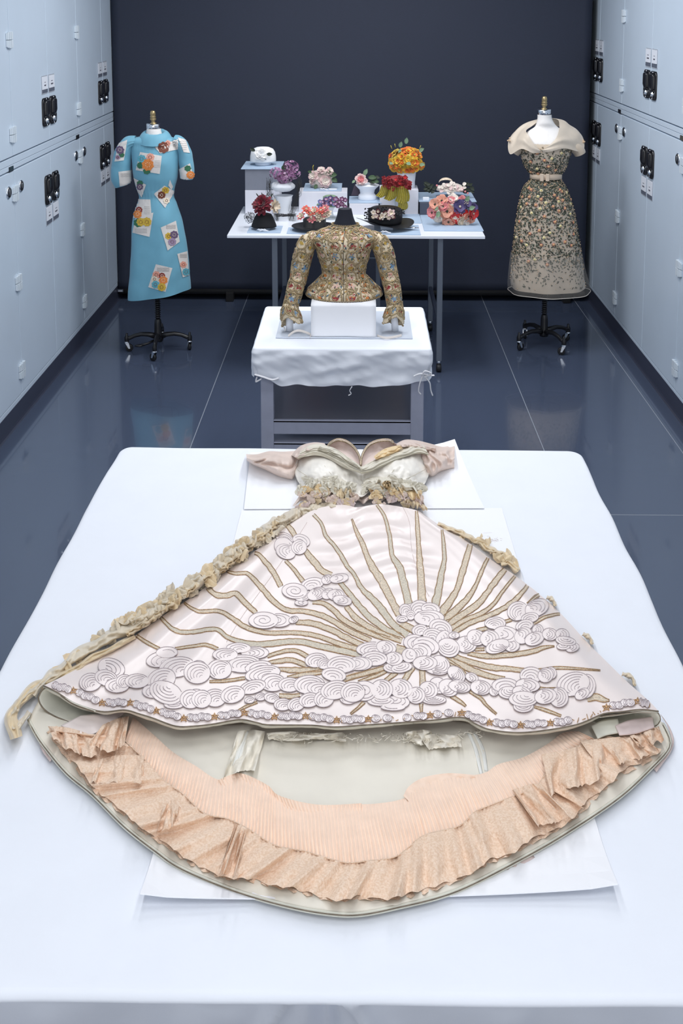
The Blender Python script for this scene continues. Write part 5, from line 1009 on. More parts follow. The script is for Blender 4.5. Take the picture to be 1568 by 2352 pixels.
def beads(S, n, dens, parent, vmax=1, mod=None):
    b = MB(); q = random.Random(5); c = 0
    while c < n:
        th, v = q.uniform(0, 6.283), q.uniform(0.0, vmax)
        if q.random() > dens(v): continue
        c += 1; p, nn = outward(S, th, v)
        if mod: p = mod(th, v, S.pt(th, v), S.nrm(th, v) * (1 if S.nrm(th, v).dot(nn) > 0 else -1))
        e1 = nn.orthogonal().normalized(); e2 = nn.cross(e1); a = q.uniform(0, 6.28)
        if q.random() < .80:
            for s_ in range(3):
                aa = a + (s_ - 1) * 1.0; d = e1 * math.cos(aa) + e2 * math.sin(aa); w_ = nn.cross(d); ln = q.uniform(.008, .014); wd = ln * .24; o_ = p + nn * .002
                b.add([o_, o_ + d * ln * .5 + w_ * wd + nn * .001, o_ + d * ln + nn * .003, o_ + d * ln * .5 - w_ * wd + nn * .001], [(0, 1, 2, 3)], q.choice([0, 0, 0, 1, 1, 3]))
        else: b.sphere(p + nn * .003, q.uniform(.0028, .0045), 6, 2)
    return b.build('leaf_beadwork', MT, parent, smooth=False, kind='stuff')
beads(GS, 8200, lambda v: sstep(.05, .33, v) * .97 + .03 if v > .03 else 0, gsk, mod=gmod)
beads(GB, 2100, lambda v: .95 if v < .5 else .5, gbod, vmax=.86)
def pompoms(S, pts, parent, bv):
    for i, (x, y) in enumerate(pts):
        h, n = cast(bv, 1150 + x / 4.8, 210 + y / 4.8)
        if h is None: continue
        b = MB(); rot = n.to_track_quat('Z', 'Y').to_matrix().to_4x4(); kk = i % 3
        b.lathe([(.010, 0), (.012, .003), (.010, .006), (.006, .007)], n=10, mat=0, M4=Matrix.Translation(h) @ rot); b.lathe([(.006, .006), (.005, .009), (.001, .011)], n=8, mat=1, M4=Matrix.Translation(h) @ rot)
        b.build('flower_bead', [('pompom_pink', 'pompom_cream', 'pompom_pink')[kk], 'pompom_yellow'], parent)
bvS = GS.mesh(64, 40, mod=gmod).bvh(); bvB = GB.mesh(64, 30).bvh()
pompoms(GS, [(485,1030),(445,1095),(310,1065),(335,1085),(410,1160),(315,1165),(445,1190),(495,1230),(650,1085),(670,1105),(720,1115),(590,1145),(625,1180),(635,1215),(680,1200),(765,1190),(765,1240),(285,1240),(385,1255),(435,1295),(575,1270),(640,1318),(340,1342),(480,1380),(375,1418),(760,1350),(705,1290),(205,1435),(225,1275),(240,1165),(595,1440),(655,1485),(320,1570),(425,1535),(475,1615),(705,1660),(775,1698),(285,1695),(445,1695),(580,1690),(375,1855),(305,1875),(510,1912),(170,1610),(230,1650),(800,1575),(855,1540),(795,1445),(165,1390),(540,1560)], gsk, bvS)
pompoms(GB, [(400,680),(665,680),(330,775),(525,828),(400,852),(600,868),(330,885),(455,922),(410,905),(480,760),(560,740)], gbod, bvB)
# belt
z0 = aty(1253, 408, YD2 - .1).z; cxb = aty(1253, 405, YD2).x
b = MB(); b.grid(lambda u, v: (cxb + .1095 * math.cos(u * 2 * math.pi), YD2 + .090 * math.sin(u * 2 * math.pi), z0 + (v - .5) * .040), 48, 2, wrap=True); blt = b.build('belt', 'belt_satin', gd, solid=.004)
for x_ in (1244, 1257): 
    p = aty(x_, 408, YD2 - .096); b = MB(); b.box((p.x - .012, p.y - .004, z0 - .026), (p.x + .012, p.y + .004, z0 + .026)); b.build('belt_buckle', 'belt_satin', blt, smooth=False, bevel=.003)
IN_ = [(1243,347,-.12),(1226,330,-.115),(1214,312,-.09),(1208,300,-.04),(1221,290,.02),(1235,280,.045),(1257,272,.075),(1280,275,.05),(1284,288,0),(1283,300,-.05),(1276,318,-.095),(1258,336,-.115),(1243,347,-.12)]
OU_ = [(1240,351,-.125),(1222,351,-.14),(1197,342,-.115),(1171,354,-.03),(1168,322,.02),(1195,294,.07),(1255,288,.10),(1318,298,.07),(1339,318,.02),(1337,348,-.03),(1297,341,-.115),(1266,348,-.14),(1246,351,-.125)]
def colg(u, v):
    # sample both outlines by index so that the corners stay matched
    def at(L, x):
        i = min(len(L) - 2, int(x)); f = x - i; P = [L[max(0, i - 1)], L[i], L[i + 1], L[min(len(L) - 1, i + 2)]]
        return [.5 * (2 * P[1][k] + (P[2][k] - P[0][k]) * f + (2 * P[0][k] - 5 * P[1][k] + 4 * P[2][k] - P[3][k]) * f * f + (3 * P[1][k] - P[0][k] - 3 * P[2][k] + P[3][k]) * f ** 3) for k in range(3)]
    a, c = at(IN_, u * 12), at(OU_, u * 12); p, q = aty(a[0], a[1], YD2 + a[2]), aty(c[0], c[1], YD2 + c[2]); r_ = lerp(p, q, v); o_ = (r_ - Vector((cxb, YD2, r_.z - .1))).normalized()
    return r_ + o_ * (.010 * math.sin(math.pi * v) + .006 * math.sin(v * 9 + u * 20) * math.sin(math.pi * v)) + Vector((0, 0, .010 * math.sin(math.pi * v)))
b = MB(); b.grid(colg, 96, 14); b.build('shawl_collar', 'collar_organza', gd)
for x, y, dy in ((1169, 320, .0), (1341, 325, 0)):
    b = MB(); p = aty(x, y, YD2 + dy)
    for q in range(5): b.sphere(p + Vector((rnd.uniform(-.012, .008), rnd.uniform(-.01, .01), rnd.uniform(-.012, .012))), .006, 8)
    b.build('shoulder_beads', 'bead_tan', gd)
# ================================================================== hat table
M('table_white', srgb(238, 242, 250), .35); M('blue_board', srgb(178, 198, 220), .5, var=.02, vscale=30); M('box_grey', srgb(126, 130, 142), .6, var=.02, vscale=20); M('box_pale', srgb(222, 222, 230), .6, var=.01, vscale=20); M('box_slate', srgb(74, 80, 96), .55)
M('leg_grey', srgb(104, 112, 124), .4, .3)
HZ = .910
hx0, hx1, hy0, hy1 = -.850, .795, 6.75, 7.72
ht = thing('hat_table', ((hx0 + hx1) / 2, (hy0 + hy1) / 2, 0), 'white topped rolling table holding the flowered hats', 'table')
b = MB(); b.box((hx0, hy0, HZ - .020), (hx1, hy1, HZ)); b.build('tabletop', 'table_white', ht, smooth=False, bevel=.003)
for px_ in (632, 1009):
    for yy in (hy0 + .045, hy1 - .05):
        x = aty(px_, 690, hy0 + .045).x; b = MB(); b.box((x - .018, yy - .018, .075), (x + .018, yy + .018, HZ - .02)); lg = b.build('leg', 'leg_grey', ht, smooth=False, bevel=.003)
        b = MB(); b.lathe([(.008, .05), (.012, .052), (.012, .08)], (x, yy, 0), 12); b.tube([(x - .016, yy - .004, .026), (x - .014, yy - .004, .026), (x + .014, yy - .004, .026), (x + .016, yy - .004, .026)], [.020, .026, .026, .020], 18, 1); b.build('caster', ['chrome', 'rubber'], lg)
for px_ in (632, 1009):
    x = aty(px_, 690, hy0 + .045).x; b = MB(); b.box((x - .012, hy0 + .06, .30), (x + .012, hy1 - .06, .335)); b.build('side_rail', 'box_slate', ht, smooth=False, bevel=.003)
p = aty(868, 600, 7.25); b = MB(); b.box((p.x - .016, 7.235, .08), (p.x + .016, 7.265, HZ - .02)); b.box((p.x - .06, 7.235, .64), (p.x + .01, 7.265, .652)); b.build('center_post', 'leg_grey', ht, smooth=False, bevel=.003)
# white paper on the table top
def board(pxs, z, th, label, mat='blue_board', cat='board', name='foam_board'):
    (x0, y0), (x1, y1) = pxs; a = atz(x0, y1, z); c = atz(x1, y1, z); d = atz((x0 + x1) / 2, y0, z)
    b = MB(); b.box((a.x, a.y, z), (c.x, d.y, z + th)); return b.build(name, mat, smooth=False, bevel=.0008, label=label, cat=cat, loc=((a.x + c.x) / 2, (a.y + d.y) / 2, z)), a, c, d
def rbox(x0, x1, ybase, ytop, dep, label, mat, z=HZ, split=None):
    a = atz(x0, ybase, z); c = atz(x1, ybase, z); t_ = aty((x0 + x1) / 2, ytop, a.y); b = MB(); t = thing('riser_box', ((a.x + c.x) / 2, a.y + dep / 2, z), label, 'box', 'riser boxes on the hat table')
    zz = t_.z
    if split:
        zs = aty((x0 + x1) / 2, split, a.y).z; b.box((a.x, a.y, z), (c.x, a.y + dep, zs)); b.build('lower_block', 'box_pale', t, smooth=False, bevel=.002); b = MB(); b.box((a.x + .001, a.y + .001, zs), (c.x - .001, a.y + dep, zz)); b.build('upper_block', mat, t, smooth=False, bevel=.002)
    else: b.box((a.x, a.y, z), (c.x, a.y + dep, zz)); b.build('block', mat, t, smooth=False, bevel=.002)
    return zz, a, c
# ------------------------------------------------------------------ flower makers
def bloom(mb, c, n, Rr, rings, wav=0):
    for k, (cnt, sc, tilt, curl, wd, mat) in enumerate(rings):
        for j in range(cnt): petal(mb, c + n.normalized() * (Rr * .05 * k), n, j * 2 * math.pi / cnt + k * .6 + rnd.uniform(-.15, .15), Rr * sc * rnd.uniform(.9, 1.08), Rr * wd, tilt + rnd.uniform(-.08, .08), curl, mat, wav=wav)
def camellia(mb, c, n, Rr, m0=0, m1=1):
    bloom(mb, c, n, Rr, [(6, 1.0, 1.25, .35, .46, m0), (6, .85, .95, .3, .42, m0), (5, .66, .65, .3, .36, m1), (4, .5, .35, .3, .28, m1)])
    mb.tube([c + n.normalized() * (Rr * .38) + (basis(n)[0] * math.cos(q * .7) + basis(n)[1] * math.sin(q * .7)) * (Rr * .02 * q) for q in range(12)], Rr * .05, 5, m1)
def poppy(mb, c, n, Rr, m0=0, mc=1): bloom(mb, c, n, Rr, [(5, 1.05, 1.2, .2, .62, m0), (4, .85, .8, .3, .55, m0)], wav=.12); mb.sphere(c + n.normalized() * (Rr * .22), Rr * .17, 8, mc)
def peony(mb, c, n, Rr, m0=0, m1=1): bloom(mb, c, n, Rr, [(12, 1.0, 1.35, .2, .22, m0), (12, .95, 1.05, .2, .2, m1), (11, .9, .75, .2, .18, m0), (9, .8, .45, .2, .16, m1), (6, .7, .2, .2, .14, m0)], wav=.2)
def leaf(mb, c, d, up, ln, wd, mat=0, bend=.2):
    d = d.normalized(); s_ = d.cross(up).normalized(); u_ = s_.cross(d)
    mb.grid(lambda u, v: c + d * (ln * u) + s_ * ((v - .5) * 2 * wd * math.sin(math.pi * min(.99, .06 + .94 * u)) ** .8) + u_ * (abs(v - .5) * wd * .5 - bend * ln * u * u), 5, 4, mat)
for nm, c in dict(white=(240, 238, 234), ivory=(232, 220, 208), blush=(226, 196, 192), rose=(226, 138, 140), coral=(226, 108, 92), peach=(226, 160, 136), red=(204, 38, 40), crimson=(128, 18, 42), cherry=(134, 12, 22), violet=(78, 66, 112), lilac=(158, 108, 150), lilac2=(196, 160, 186), purple=(112, 60, 98), yellow=(226, 176, 42), orange=(222, 110, 28), lemon=(206, 186, 74), leafg=(58, 84, 52), sage=(124, 150, 118), darkleaf=(40, 50, 36), black=(14, 14, 17), chart=(164, 150, 42), cream=(224, 206, 182), wine=(92, 30, 40), periw=(106, 116, 168)).items(): M('petal_' + nm, srgb(*c), .6, var=.14, vscale=70, sheen=.2)
M('felt_white', srgb(240, 240, 240), .8); M('felt_black', srgb(16, 17, 21), .8, var=.1, vscale=80); M('straw_black', srgb(24, 25, 30), .28, var=.4, vscale=160, bump=.6, bscale=260, stretch=(1, 1, 3)); M('veil', srgb(46, 46, 54), .7, alpha=.30); M('veil_plum', srgb(84, 70, 84), .6, alpha=.75); M('tissue', srgb(240, 243, 248), .6, alpha=.9); M('acrylic', srgb(226, 232, 240), .1, alpha=.5)
UP = Vector((0, 0, 1)); FW = Vector((0, -1, 0)); kh = 7.1 / F
def P(x, y, Y): return aty(x, y, Y)
def hat(name, c, label): return thing(name, c, label, 'hat', 'flowered hats on the table')
def mk(fn, name, mats, parent): b = MB(); fn(b); return b.build(name, mats, parent)
def ties(c, label, n=3):
    t = MB()
    for q in range(n): a = rnd.uniform(-.5, .5); t.tube([c + Vector((.01 * q, -.012 * q, .002)), c + Vector((.012 + .02 * q, -.015, .012)), c + Vector((.04 + .012 * q, -.01 - .006 * q, .003)), c + Vector((.055 + .01 * q, -.018, .002))], .0035, 6)
    return t.build('cotton_tie', 'foam_white', label=label, cat='tie')
# 1 white pillbox hat on a tall box ------------------------------------------------
z1, a, c = rbox(563, 642, 492, 389, .22, 'tall grey and white riser box under the white pillbox hat', 'box_grey', split=437)
_, a, c, d = board(((553, 372), (645, 389)), z1 + .001, .006, 'pale blue board on the tall grey riser box')
Y1 = (a.y + d.y) / 2; c1 = Vector(((a.x + c.x) / 2, Y1, z1 + .0075)); h = hat('pillbox_hat', c1, 'white pillbox hat with a white camellia and two dark leaves')
mk(lambda b: b.lathe([(.055, 0), (.058, .004), (.058, .024), (.05, .026)], c1, 28), 'hat_stand', 'foam_grey', h)
mk(lambda b: b.lathe([(.070, .030), (.090, .032), (.093, .040), (.092, .070), (.086, .100), (.072, .122), (.045, .134), (.002, .138)], c1 + Vector((0, 0, -.008)), 36, sy=.8), 'crown', 'felt_white', h)
f1 = P(599, 354, Y1 - .085); mk(lambda b: camellia(b, f1, Vector((.1, -1, .25)), .046), 'camellia', ['petal_white', 'felt_white'], h)
for dx, an in ((-.042, (-1, -.2, .55)), (.040, (1, -.2, .05)), (.005, (1, -.1, -.25))): mk(lambda b: leaf(b, f1 + Vector((dx, .008, .022 if dx < 0 else -.002 - .03 * (dx < .01))), Vector(an), FW, .040 if abs(dx) > .01 else .035, .013 if abs(dx) > .01 else .003), 'leaf', 'petal_darkleaf', h)
# 2 lilac hat with veil ------------------------------------------------------------
Y2 = atz(652, 505, HZ).y; c2 = Vector((P(652, 500, Y2).x, Y2, HZ)); h = hat('lilac_hat', c2, 'hat of purple lilac blossom with black veil on a tissue head form')
mk(lambda b: b.grid(lambda u, v: c2 + Vector(((.058 + .012 * nz(u * 9, v * 5) ) * (.75 + .5 * abs(v - .45)) * math.cos(u * 6.283), .05 * (.75 + .5 * abs(v - .45)) * math.sin(u * 6.283), .17 * v)), 40, 14, wrap=True), 'tissue_stand', 'tissue', h)
pc2 = P(649, 428, Y2); mk(lambda b: b.grid(lambda u, v: pc2 + Vector(((.082 * math.sin(math.pi * v) ** .5 + .004 * math.sin(u * 60)) * math.cos(u * 6.283), .075 * math.sin(math.pi * v) ** .5 * math.sin(u * 6.283), .075 * (v - .5) + .006 * nz(u * 30, v * 6))), 60, 10, wrap=True), 'tissue_head', 'tissue', h)
for (x, y, rx) in ((636, 398, 17), (655, 405, 20), (672, 398, 17), (668, 382, 17), (650, 412, 12)):
    b = MB(); cc = P(x, y, Y2 - .04)
    for q in range(70):
        v = Vector((rnd.gauss(0, 1), rnd.gauss(0, 1), rnd.gauss(0, 1))).normalized(); pos = cc + Vector((v.x * rx * kh, v.y * rx * kh * .8, v.z * rx * kh * .75)); e1, e2, n_ = basis(v + Vector((0, -.4, 0))); mt = rnd.choice([0, 0, 1, 2])
        for s_ in range(4):
            an = s_ * math.pi / 2 + q; dd = e1 * math.cos(an) + e2 * math.sin(an); ss = n_.cross(dd); b.add([pos, pos + dd * .006 + ss * .004 + n_ * .002, pos + dd * .011 + n_ * .003, pos + dd * .006 - ss * .004 + n_ * .002], [(0, 1, 2, 3)], mt)
    b.build('lilac_cluster', ['petal_lilac', 'petal_lilac2', 'petal_purple'], h)
mk(lambda b: leaf(b, P(648, 388, Y2 - .05), Vector((.6, -.5, .6)), FW, .04, .016), 'leaf', 'petal_leafg', h)
def veil2(b):
    b.grid(lambda u, v: P(lerp(612, 692, u) + 6 * math.sin(v * 5 + u * 3), lerp(405, 500, v) + 4 * nz(u * 6, v * 3), Y2 - .02 + .07 * math.sin(u * 3.14)), 24, 20)
mk(lambda b: b.grid(lambda u, v: P(lerp(664, 690, u) + 4 * nz(v * 4, u * 3) - 4 * v, lerp(398, 480, v) + 3 * nz(u * 6, v * 3), Y2 + .05 + .03 * u), 14, 20), 'veil', 'veil', h)
b = MB()
for q in range(46):
    x, y = 613 + rnd.random() * 10, 405 + rnd.random() * 15; s_ = 1 if q % 2 else -1
    if s_ > 0: x = 690 - rnd.random() * 10
    pts = [P(x - s_ * -0 + s_ * -2 * i + rnd.uniform(-4, 4) + s_ * 5 * math.sin(i), y + i * 15 + rnd.uniform(-4, 4), Y2 - .04) for i in range(7)]; b.tube(pts, .0009, 4)
for q in range(30): b.tube([P(632 + 44 * i / 6 + rnd.uniform(-5, 5), 494 + rnd.uniform(-4, 4), Y2 - .07) for i in range(7)], .0009, 4)
b.build('veil_netting', 'petal_black', h, kind='stuff')
# 3 black cone hat with crimson peony ---------------------------------------------
_, a, c, d = board(((567, 520), (644, 535)), HZ + .001, .005, 'pale blue board under the black cone hat'); Y3 = lerp(a.y, d.y, .5)
c3 = Vector((P(606, 522, Y3).x, Y3, HZ + .0065)); h = hat('cone_hat', c3, 'small black felt cone hat topped with a crimson peony')
mk(lambda b: b.lathe([(.04, 0), (.045, .003), (.045, .012), (.03, .016)], c3, 24), 'hat_stand', 'foam_white', h)
mk(lambda b: b.lathe([(.078, .014), (.083, .016), (.080, .03), (.060, .08), (.050, .098), (.03, .104), (.002, .105)], c3, 36, sy=.85), 'crown', 'felt_black', h)
p3 = P(604, 472, Y3 - .03); mk(lambda b: peony(b, p3, Vector((-.2, -.75, .5)), .072), 'peony', ['petal_crimson', 'petal_wine'], h)
mk(lambda b: bloom(b, P(628, 474, Y3 - .03), Vector((.8, -.6, .1)), .05, [(7, 1, 1.1, .2, .3, 0), (6, .8, .7, .2, .3, 0)], .15), 'pale_bloom', 'petal_cream', h)
for q in range(4): mk(lambda b: leaf(b, P(594 + 9 * q, 452, Y3), Vector((-.6 + .4 * q, -.1, .8)), FW, .03, .004), 'leaf', 'petal_darkleaf', h)
b = MB(); pn = P(573, 499, Y3 + .07)
for q in range(70): v = Vector((rnd.gauss(0, 1), rnd.gauss(0, 1), rnd.gauss(0, 1))).normalized(); w2 = Vector((rnd.gauss(0, 1), rnd.gauss(0, 1), rnd.gauss(0, 1))).normalized(); b.tube([pn + Vector((v.x * .035, v.y * .03, v.z * .038)), pn + Vector((v.x + w2.x, v.y + w2.y, v.z + w2.z)) * .022, pn + Vector((w2.x * .035, w2.y * .03, w2.z * .038))], .0013, 4, q % 3 == 0)
b.build('netting', ['petal_black', 'foam_white'], label='crumpled black and silver netting behind the black cone hat', cat='netting', kind='stuff', loc=pn)
ties(P(590, 528, a.y + .03) - Vector((0, 0, .004)), 'white cotton tie in front of the black cone hat')
# 4 pink rose pillbox -----------------------------------------------------------------
z4, a, c = rbox(686, 797, 487, 442, .20, 'wide white riser box under the pink rose hat', 'box_pale')
_, a, c, d = board(((696, 422), (784, 439)), z4 + .001, .005, 'pale blue board on the white riser under the pink rose hat'); Y4 = lerp(a.y, d.y, .5)
c4 = Vector((P(737, 434, Y4).x, Y4, z4 + .0065)); h = hat('rose_hat', c4, 'cream pillbox hat wreathed in pale pink roses and green leaves')
mk(lambda b: b.lathe([(.068, .0), (.075, .004), (.082, .03), (.085, .07), (.075, .10), (.05, .115), (.002, .12)], c4, 36, sy=.9), 'crown', 'petal_ivory', h)
for (x, y, r_, n_, cm) in ((746, 416, .050, (.2, -1, .1), 1), (720, 404, .042, (-.5, -1, .3), 0), (757, 393, .034, (.6, -.8, .6), 0), (737, 391, .034, (0, -.7, .9), 0), (716, 417, .026, (-.8, -.7, 0), 0)): mk(lambda b: camellia(b, P(x, y, Y4 - .07), Vector(n_), r_), 'rose', ['petal_blush', 'petal_ivory'], h)
for (x, y, dr, ln) in ((757, 402, (.8, -.3, .1), .055), (762, 410, (.7, -.5, -.35), .05), (727, 424, (-.3, -.6, -.6), .04), (750, 396, (.5, -.6, .2), .04), (715, 396, (-.7, -.3, .3), .03)): mk(lambda b: leaf(b, P(x, y, Y4 - .075), Vector(dr), Vector((0, -1, .4)), ln, ln * .36), 'leaf', 'petal_leafg', h)
mk(lambda b: b.tube([P(719, 392, Y4), P(718, 384, Y4), P(720, 379, Y4)], .003, 6), 'stem', 'petal_chart', h)
ties(P(733, 436, a.y + .02), 'white cotton tie in front of the pink rose hat', 2)
b = MB(); p = P(764, 434, a.y + .03); b.box((p.x - .03, p.y - .012, z4 + .0062), (p.x + .03, p.y + .012, z4 + .014)); b.build('tissue_roll', 'foam_white', smooth=False, bevel=.004, label='small white tissue roll beside the pink rose hat', cat='tissue', loc=(p.x, p.y, z4 + .0062))
# 5 coral flowered black straw behind the jacket ---------------------------------------
_, a, c, d = board(((658, 524), (770, 537)), HZ + .001, .005, 'pale blue board under the coral flowered straw hat'); Y5 = lerp(a.y, d.y, .55)
c5 = Vector((P(722, 524, Y5).x, Y5, HZ + .0065)); h = hat('straw_hat', c5, 'black straw hat ringed with coral and cream flowers behind the jacket')
mk(lambda b: b.lathe([(.135, .018), (.150, .026), (.148, .030), (.10, .020), (.075, .022), (.075, .07), (.06, .082), (.002, .084)], c5, 40, sy=.85), 'crown', 'straw_black', h)
mk(lambda b: b.lathe([(.05, 0), (.05, .018)], c5, 20), 'hat_stand', 'foam_white', h)
for i, (x, y, cn) in enumerate(((692, 497, 0), (703, 481, 0), (716, 504, 0), (722, 484, 0), (730, 493, 1), (739, 484, 0), (744, 496, 1), (752, 490, 1), (735, 503, 1), (712, 491, 1), (748, 479, 0))): mk(lambda b: bloom(b, P(x, y, Y5 - .085), Vector((rnd.uniform(-.5, .5), -.7, .6)), .030, [(7, 1, 1.2, .2, .32, cn), (6, .75, .8, .2, .3, 1 - cn if i % 3 == 0 else cn), (4, .5, .4, .2, .2, 1)], .12), 'bloom', ['petal_coral' if i % 2 else 'petal_rose', 'petal_cream'], h)
# 6 violet posy hat ---------------------------------------------------------------------
Y6 = 7.30; c6 = Vector((P(760, 490, Y6).x, Y6, HZ)); h = hat('violet_hat', c6, 'small hat of blue violets and purple blossom on a clear stand')
mk(lambda b: b.lathe([(.05, 0), (.05, .006), (.02, .012), (.012, .05), (.03, .085), (.045, .1), (.002, .105)], c6, 24), 'hat_stand', 'acrylic', h)
mk(lambda b: b.lathe([(.10, .09), (.098, .098), (.06, .12), (.03, .128), (.002, .13)], c6, 28, sy=.7), 'crown', 'petal_sage', h)
for i in range(24): x, y = 735 + (i % 12) * 5 + rnd.uniform(-3, 3), (462 if i < 12 else 472) + rnd.uniform(-5, 4) - 4 * math.sin((i % 12) / 11 * 3.14); mk(lambda b: bloom(b, P(x, y, Y6 - .07), Vector((rnd.uniform(-.6, .6), -1, rnd.uniform(0, .6))), .018, [(5, 1, 1.2, .2, .5, 0), (3, .6, .7, .2, .4, 1)]), 'violet', [('petal_periw', 'petal_purple', 'petal_violet')[i % 3] if i % 12 < 7 else 'petal_purple', 'petal_lilac2'], h)
mk(lambda b: b.lathe([(.050, -.01), (.050, .02), (.03, .03), (.002, .034)], P(758, 458, Y6), 20, sy=.6), 'moss_pad', 'petal_sage', h)
# 7 pink rose headpiece ------------------------------------------------------------------
z7, a, c = rbox(802, 869, 493, 468, .2, 'low white riser box under the single rose headpiece', 'box_pale')
_, a, c, d = board(((801, 452), (876, 467)), z7 + .001, .005, 'pale blue board under the single rose headpiece'); Y7 = lerp(a.y, d.y, .5)
c7 = Vector((P(843, 458, Y7).x, Y7, z7 + .0065)); h = hat('rose_headpiece', c7, 'single large pink rose headpiece with dark green leaves on white stand')
mk(lambda b: b.lathe([(.062, 0), (.064, .004), (.062, .03), (.050, .045), (.055, .07), (.082, .098), (.085, .105), (.05, .115), (.002, .116)], c7, 32, sy=.85), 'hat_stand', 'foam_white', h)
mk(lambda b: camellia(b, P(829, 412, Y7 - .05), Vector((-.1, -1, .3)), .046), 'rose', ['petal_blush', 'petal_rose'], h)
for (x, y, dr, ln, cn) in ((836, 402, (.35, -.2, .8), .05, 'sage'), (846, 408, (1, -.3, .1), .06, 'leafg'), (852, 414, (1, -.4, -.1), .06, 'leafg'), (848, 418, (1, -.5, .05), .05, 'darkleaf'), (860, 406, (.9, -.3, -.1), .04, 'darkleaf'), (815, 414, (-.5, -.4, -.4), .03, 'sage')): mk(lambda b: leaf(b, P(x, y, Y7 - .045), Vector(dr), Vector((0, -1, .6)), ln, ln * .3), 'leaf', 'petal_' + cn, h)
mk(lambda b: b.grid(lambda u, v: P(lerp(814, 826, u) - 8 * v * (1 - u), lerp(424, 449, v), Y7 + .03), 8, 8), 'veil', 'veil_plum', h)
# 8 yellow flower hat ---------------------------------------------------------------------
z8, a, c = rbox(872, 960, 492, 436, .2, 'white riser box under the yellow flower hat', 'box_pale'); Y8 = a.y + .1
c8 = Vector((P(933, 434, Y8).x, Y8, z8)); h = hat('yellow_flower_hat', c8, 'tall hat of yellow and orange flowers with green leaves')
mk(lambda b: b.lathe([(.062, 0), (.060, .04), (.066, .10), (.07, .12), (.002, .13)], c8, 28), 'hat_stand', 'foam_white', h)
cc = P(934, 372, Y8); mk(lambda b: b.sphere(cc, .095, 20, 0, (1.1, .9, .85)), 'crown', 'petal_lemon', h)
for i in range(44):
    u = rnd.random(); az = rnd.uniform(-math.pi, .0) if i < 34 else rnd.uniform(0, math.pi); el = rnd.uniform(-.55, 1.35); v = Vector((math.cos(az) * math.cos(el), math.sin(az) * math.cos(el), math.sin(el))); pos = cc + Vector((v.x * .118, v.y * .095, v.z * .088)); ym = rnd.random()
    mk(lambda b: bloom(b, pos, v + Vector((0, -.15, 0)), rnd.uniform(.032, .042), [(5, 1, 1.2, .25, .42, 0 if ym < .7 else 2), (4, .7, .8, .2, .4, 1 if ym < .5 else 0), (3, .45, .4, .2, .25, 2)], .15), 'flower', ['petal_yellow', 'petal_orange', 'petal_orange' if i % 2 else 'petal_lemon'], h)
for (x, y, dr) in ((915, 348, (.3, -.8, .3)), (900, 374, (-.3, -.9, 0)), (934, 374, (.5, -.8, -.1)), (964, 378, (.6, -.7, .1)), (918, 338, (.2, -.4, .8)), (963, 348, (.5, -.5, .5)), (932, 330, (.1, -.3, .9))): mk(lambda b: leaf(b, P(x, y, Y8 - .11), Vector(dr), Vector((0, -1, .5)), .045, .014), 'leaf', 'petal_sage', h)
for (x, y, dx) in ((900, 342, -.3), (908, 338, -.2), (963, 342, .3)): mk(lambda b: b.tube([P(x, y, Y8 - .03), P(x + 10 * dx, y - 8, Y8 - .03)], .002, 5), 'stem', 'petal_lemon', h)
# 9 cherry red hat with chartreuse ribbon ---------------------------------------------------
Y9 = atz(905, 492, HZ).y - .06; c9 = Vector((P(905, 492, Y9).x, Y9, HZ)); h = hat('cherry_hat', c9, 'cluster of dark red blossoms over hanging pleated chartreuse silk')
mk(lambda b: b.lathe([(.045, 0), (.045, .005), (.010, .012), (.010, .15), (.04, .165), (.002, .18)], c9, 18), 'hat_stand', 'acrylic', h)
def skirtf(x0, x1, x2, x3, y0, y1, sd): return lambda b: b.grid(lambda u, v: P(lerp(lerp(x0, x1, u), lerp(x2, x3, u) + 6 * math.sin(v * 3), v), lerp(y0, y1 - 12 * abs(u - .5), v), Y9 - .05 - .035 * math.sin(math.pi * u) - .006 * math.sin(u * 40 + sd)), 60, 12)
mk(skirtf(876, 896, 861, 886, 426, 455, 0), 'silk_panel', 'petal_chart', h); mk(skirtf(888, 912, 880, 906, 428, 462, 1), 'silk_panel', 'petal_chart', h); mk(skirtf(908, 936, 906, 938, 428, 468, 2), 'silk_panel', 'petal_chart', h); mk(skirtf(914, 932, 908, 934, 455, 486, 3), 'silk_panel', 'petal_chart', h)
for i in range(34): x, y = 880 + rnd.random() * 62, 404 + rnd.random() * 26 + (4 if i % 3 else 0); mk(lambda b: bloom(b, P(x, y, Y9 - .09 + .02 * rnd.random()), Vector((rnd.uniform(-.7, .7), -1, rnd.uniform(-.2, .8))), .019, [(5, 1, 1.15, .2, .45, 0), (4, .65, .7, .2, .4, i % 4 == 0)]), 'blossom', ['petal_cherry', 'petal_red'], h)
mk(lambda b: b.sphere(P(911, 417, Y9 - .03), .06, 14, 0, (1.4, .8, .75)), 'crown', 'petal_cherry', h)
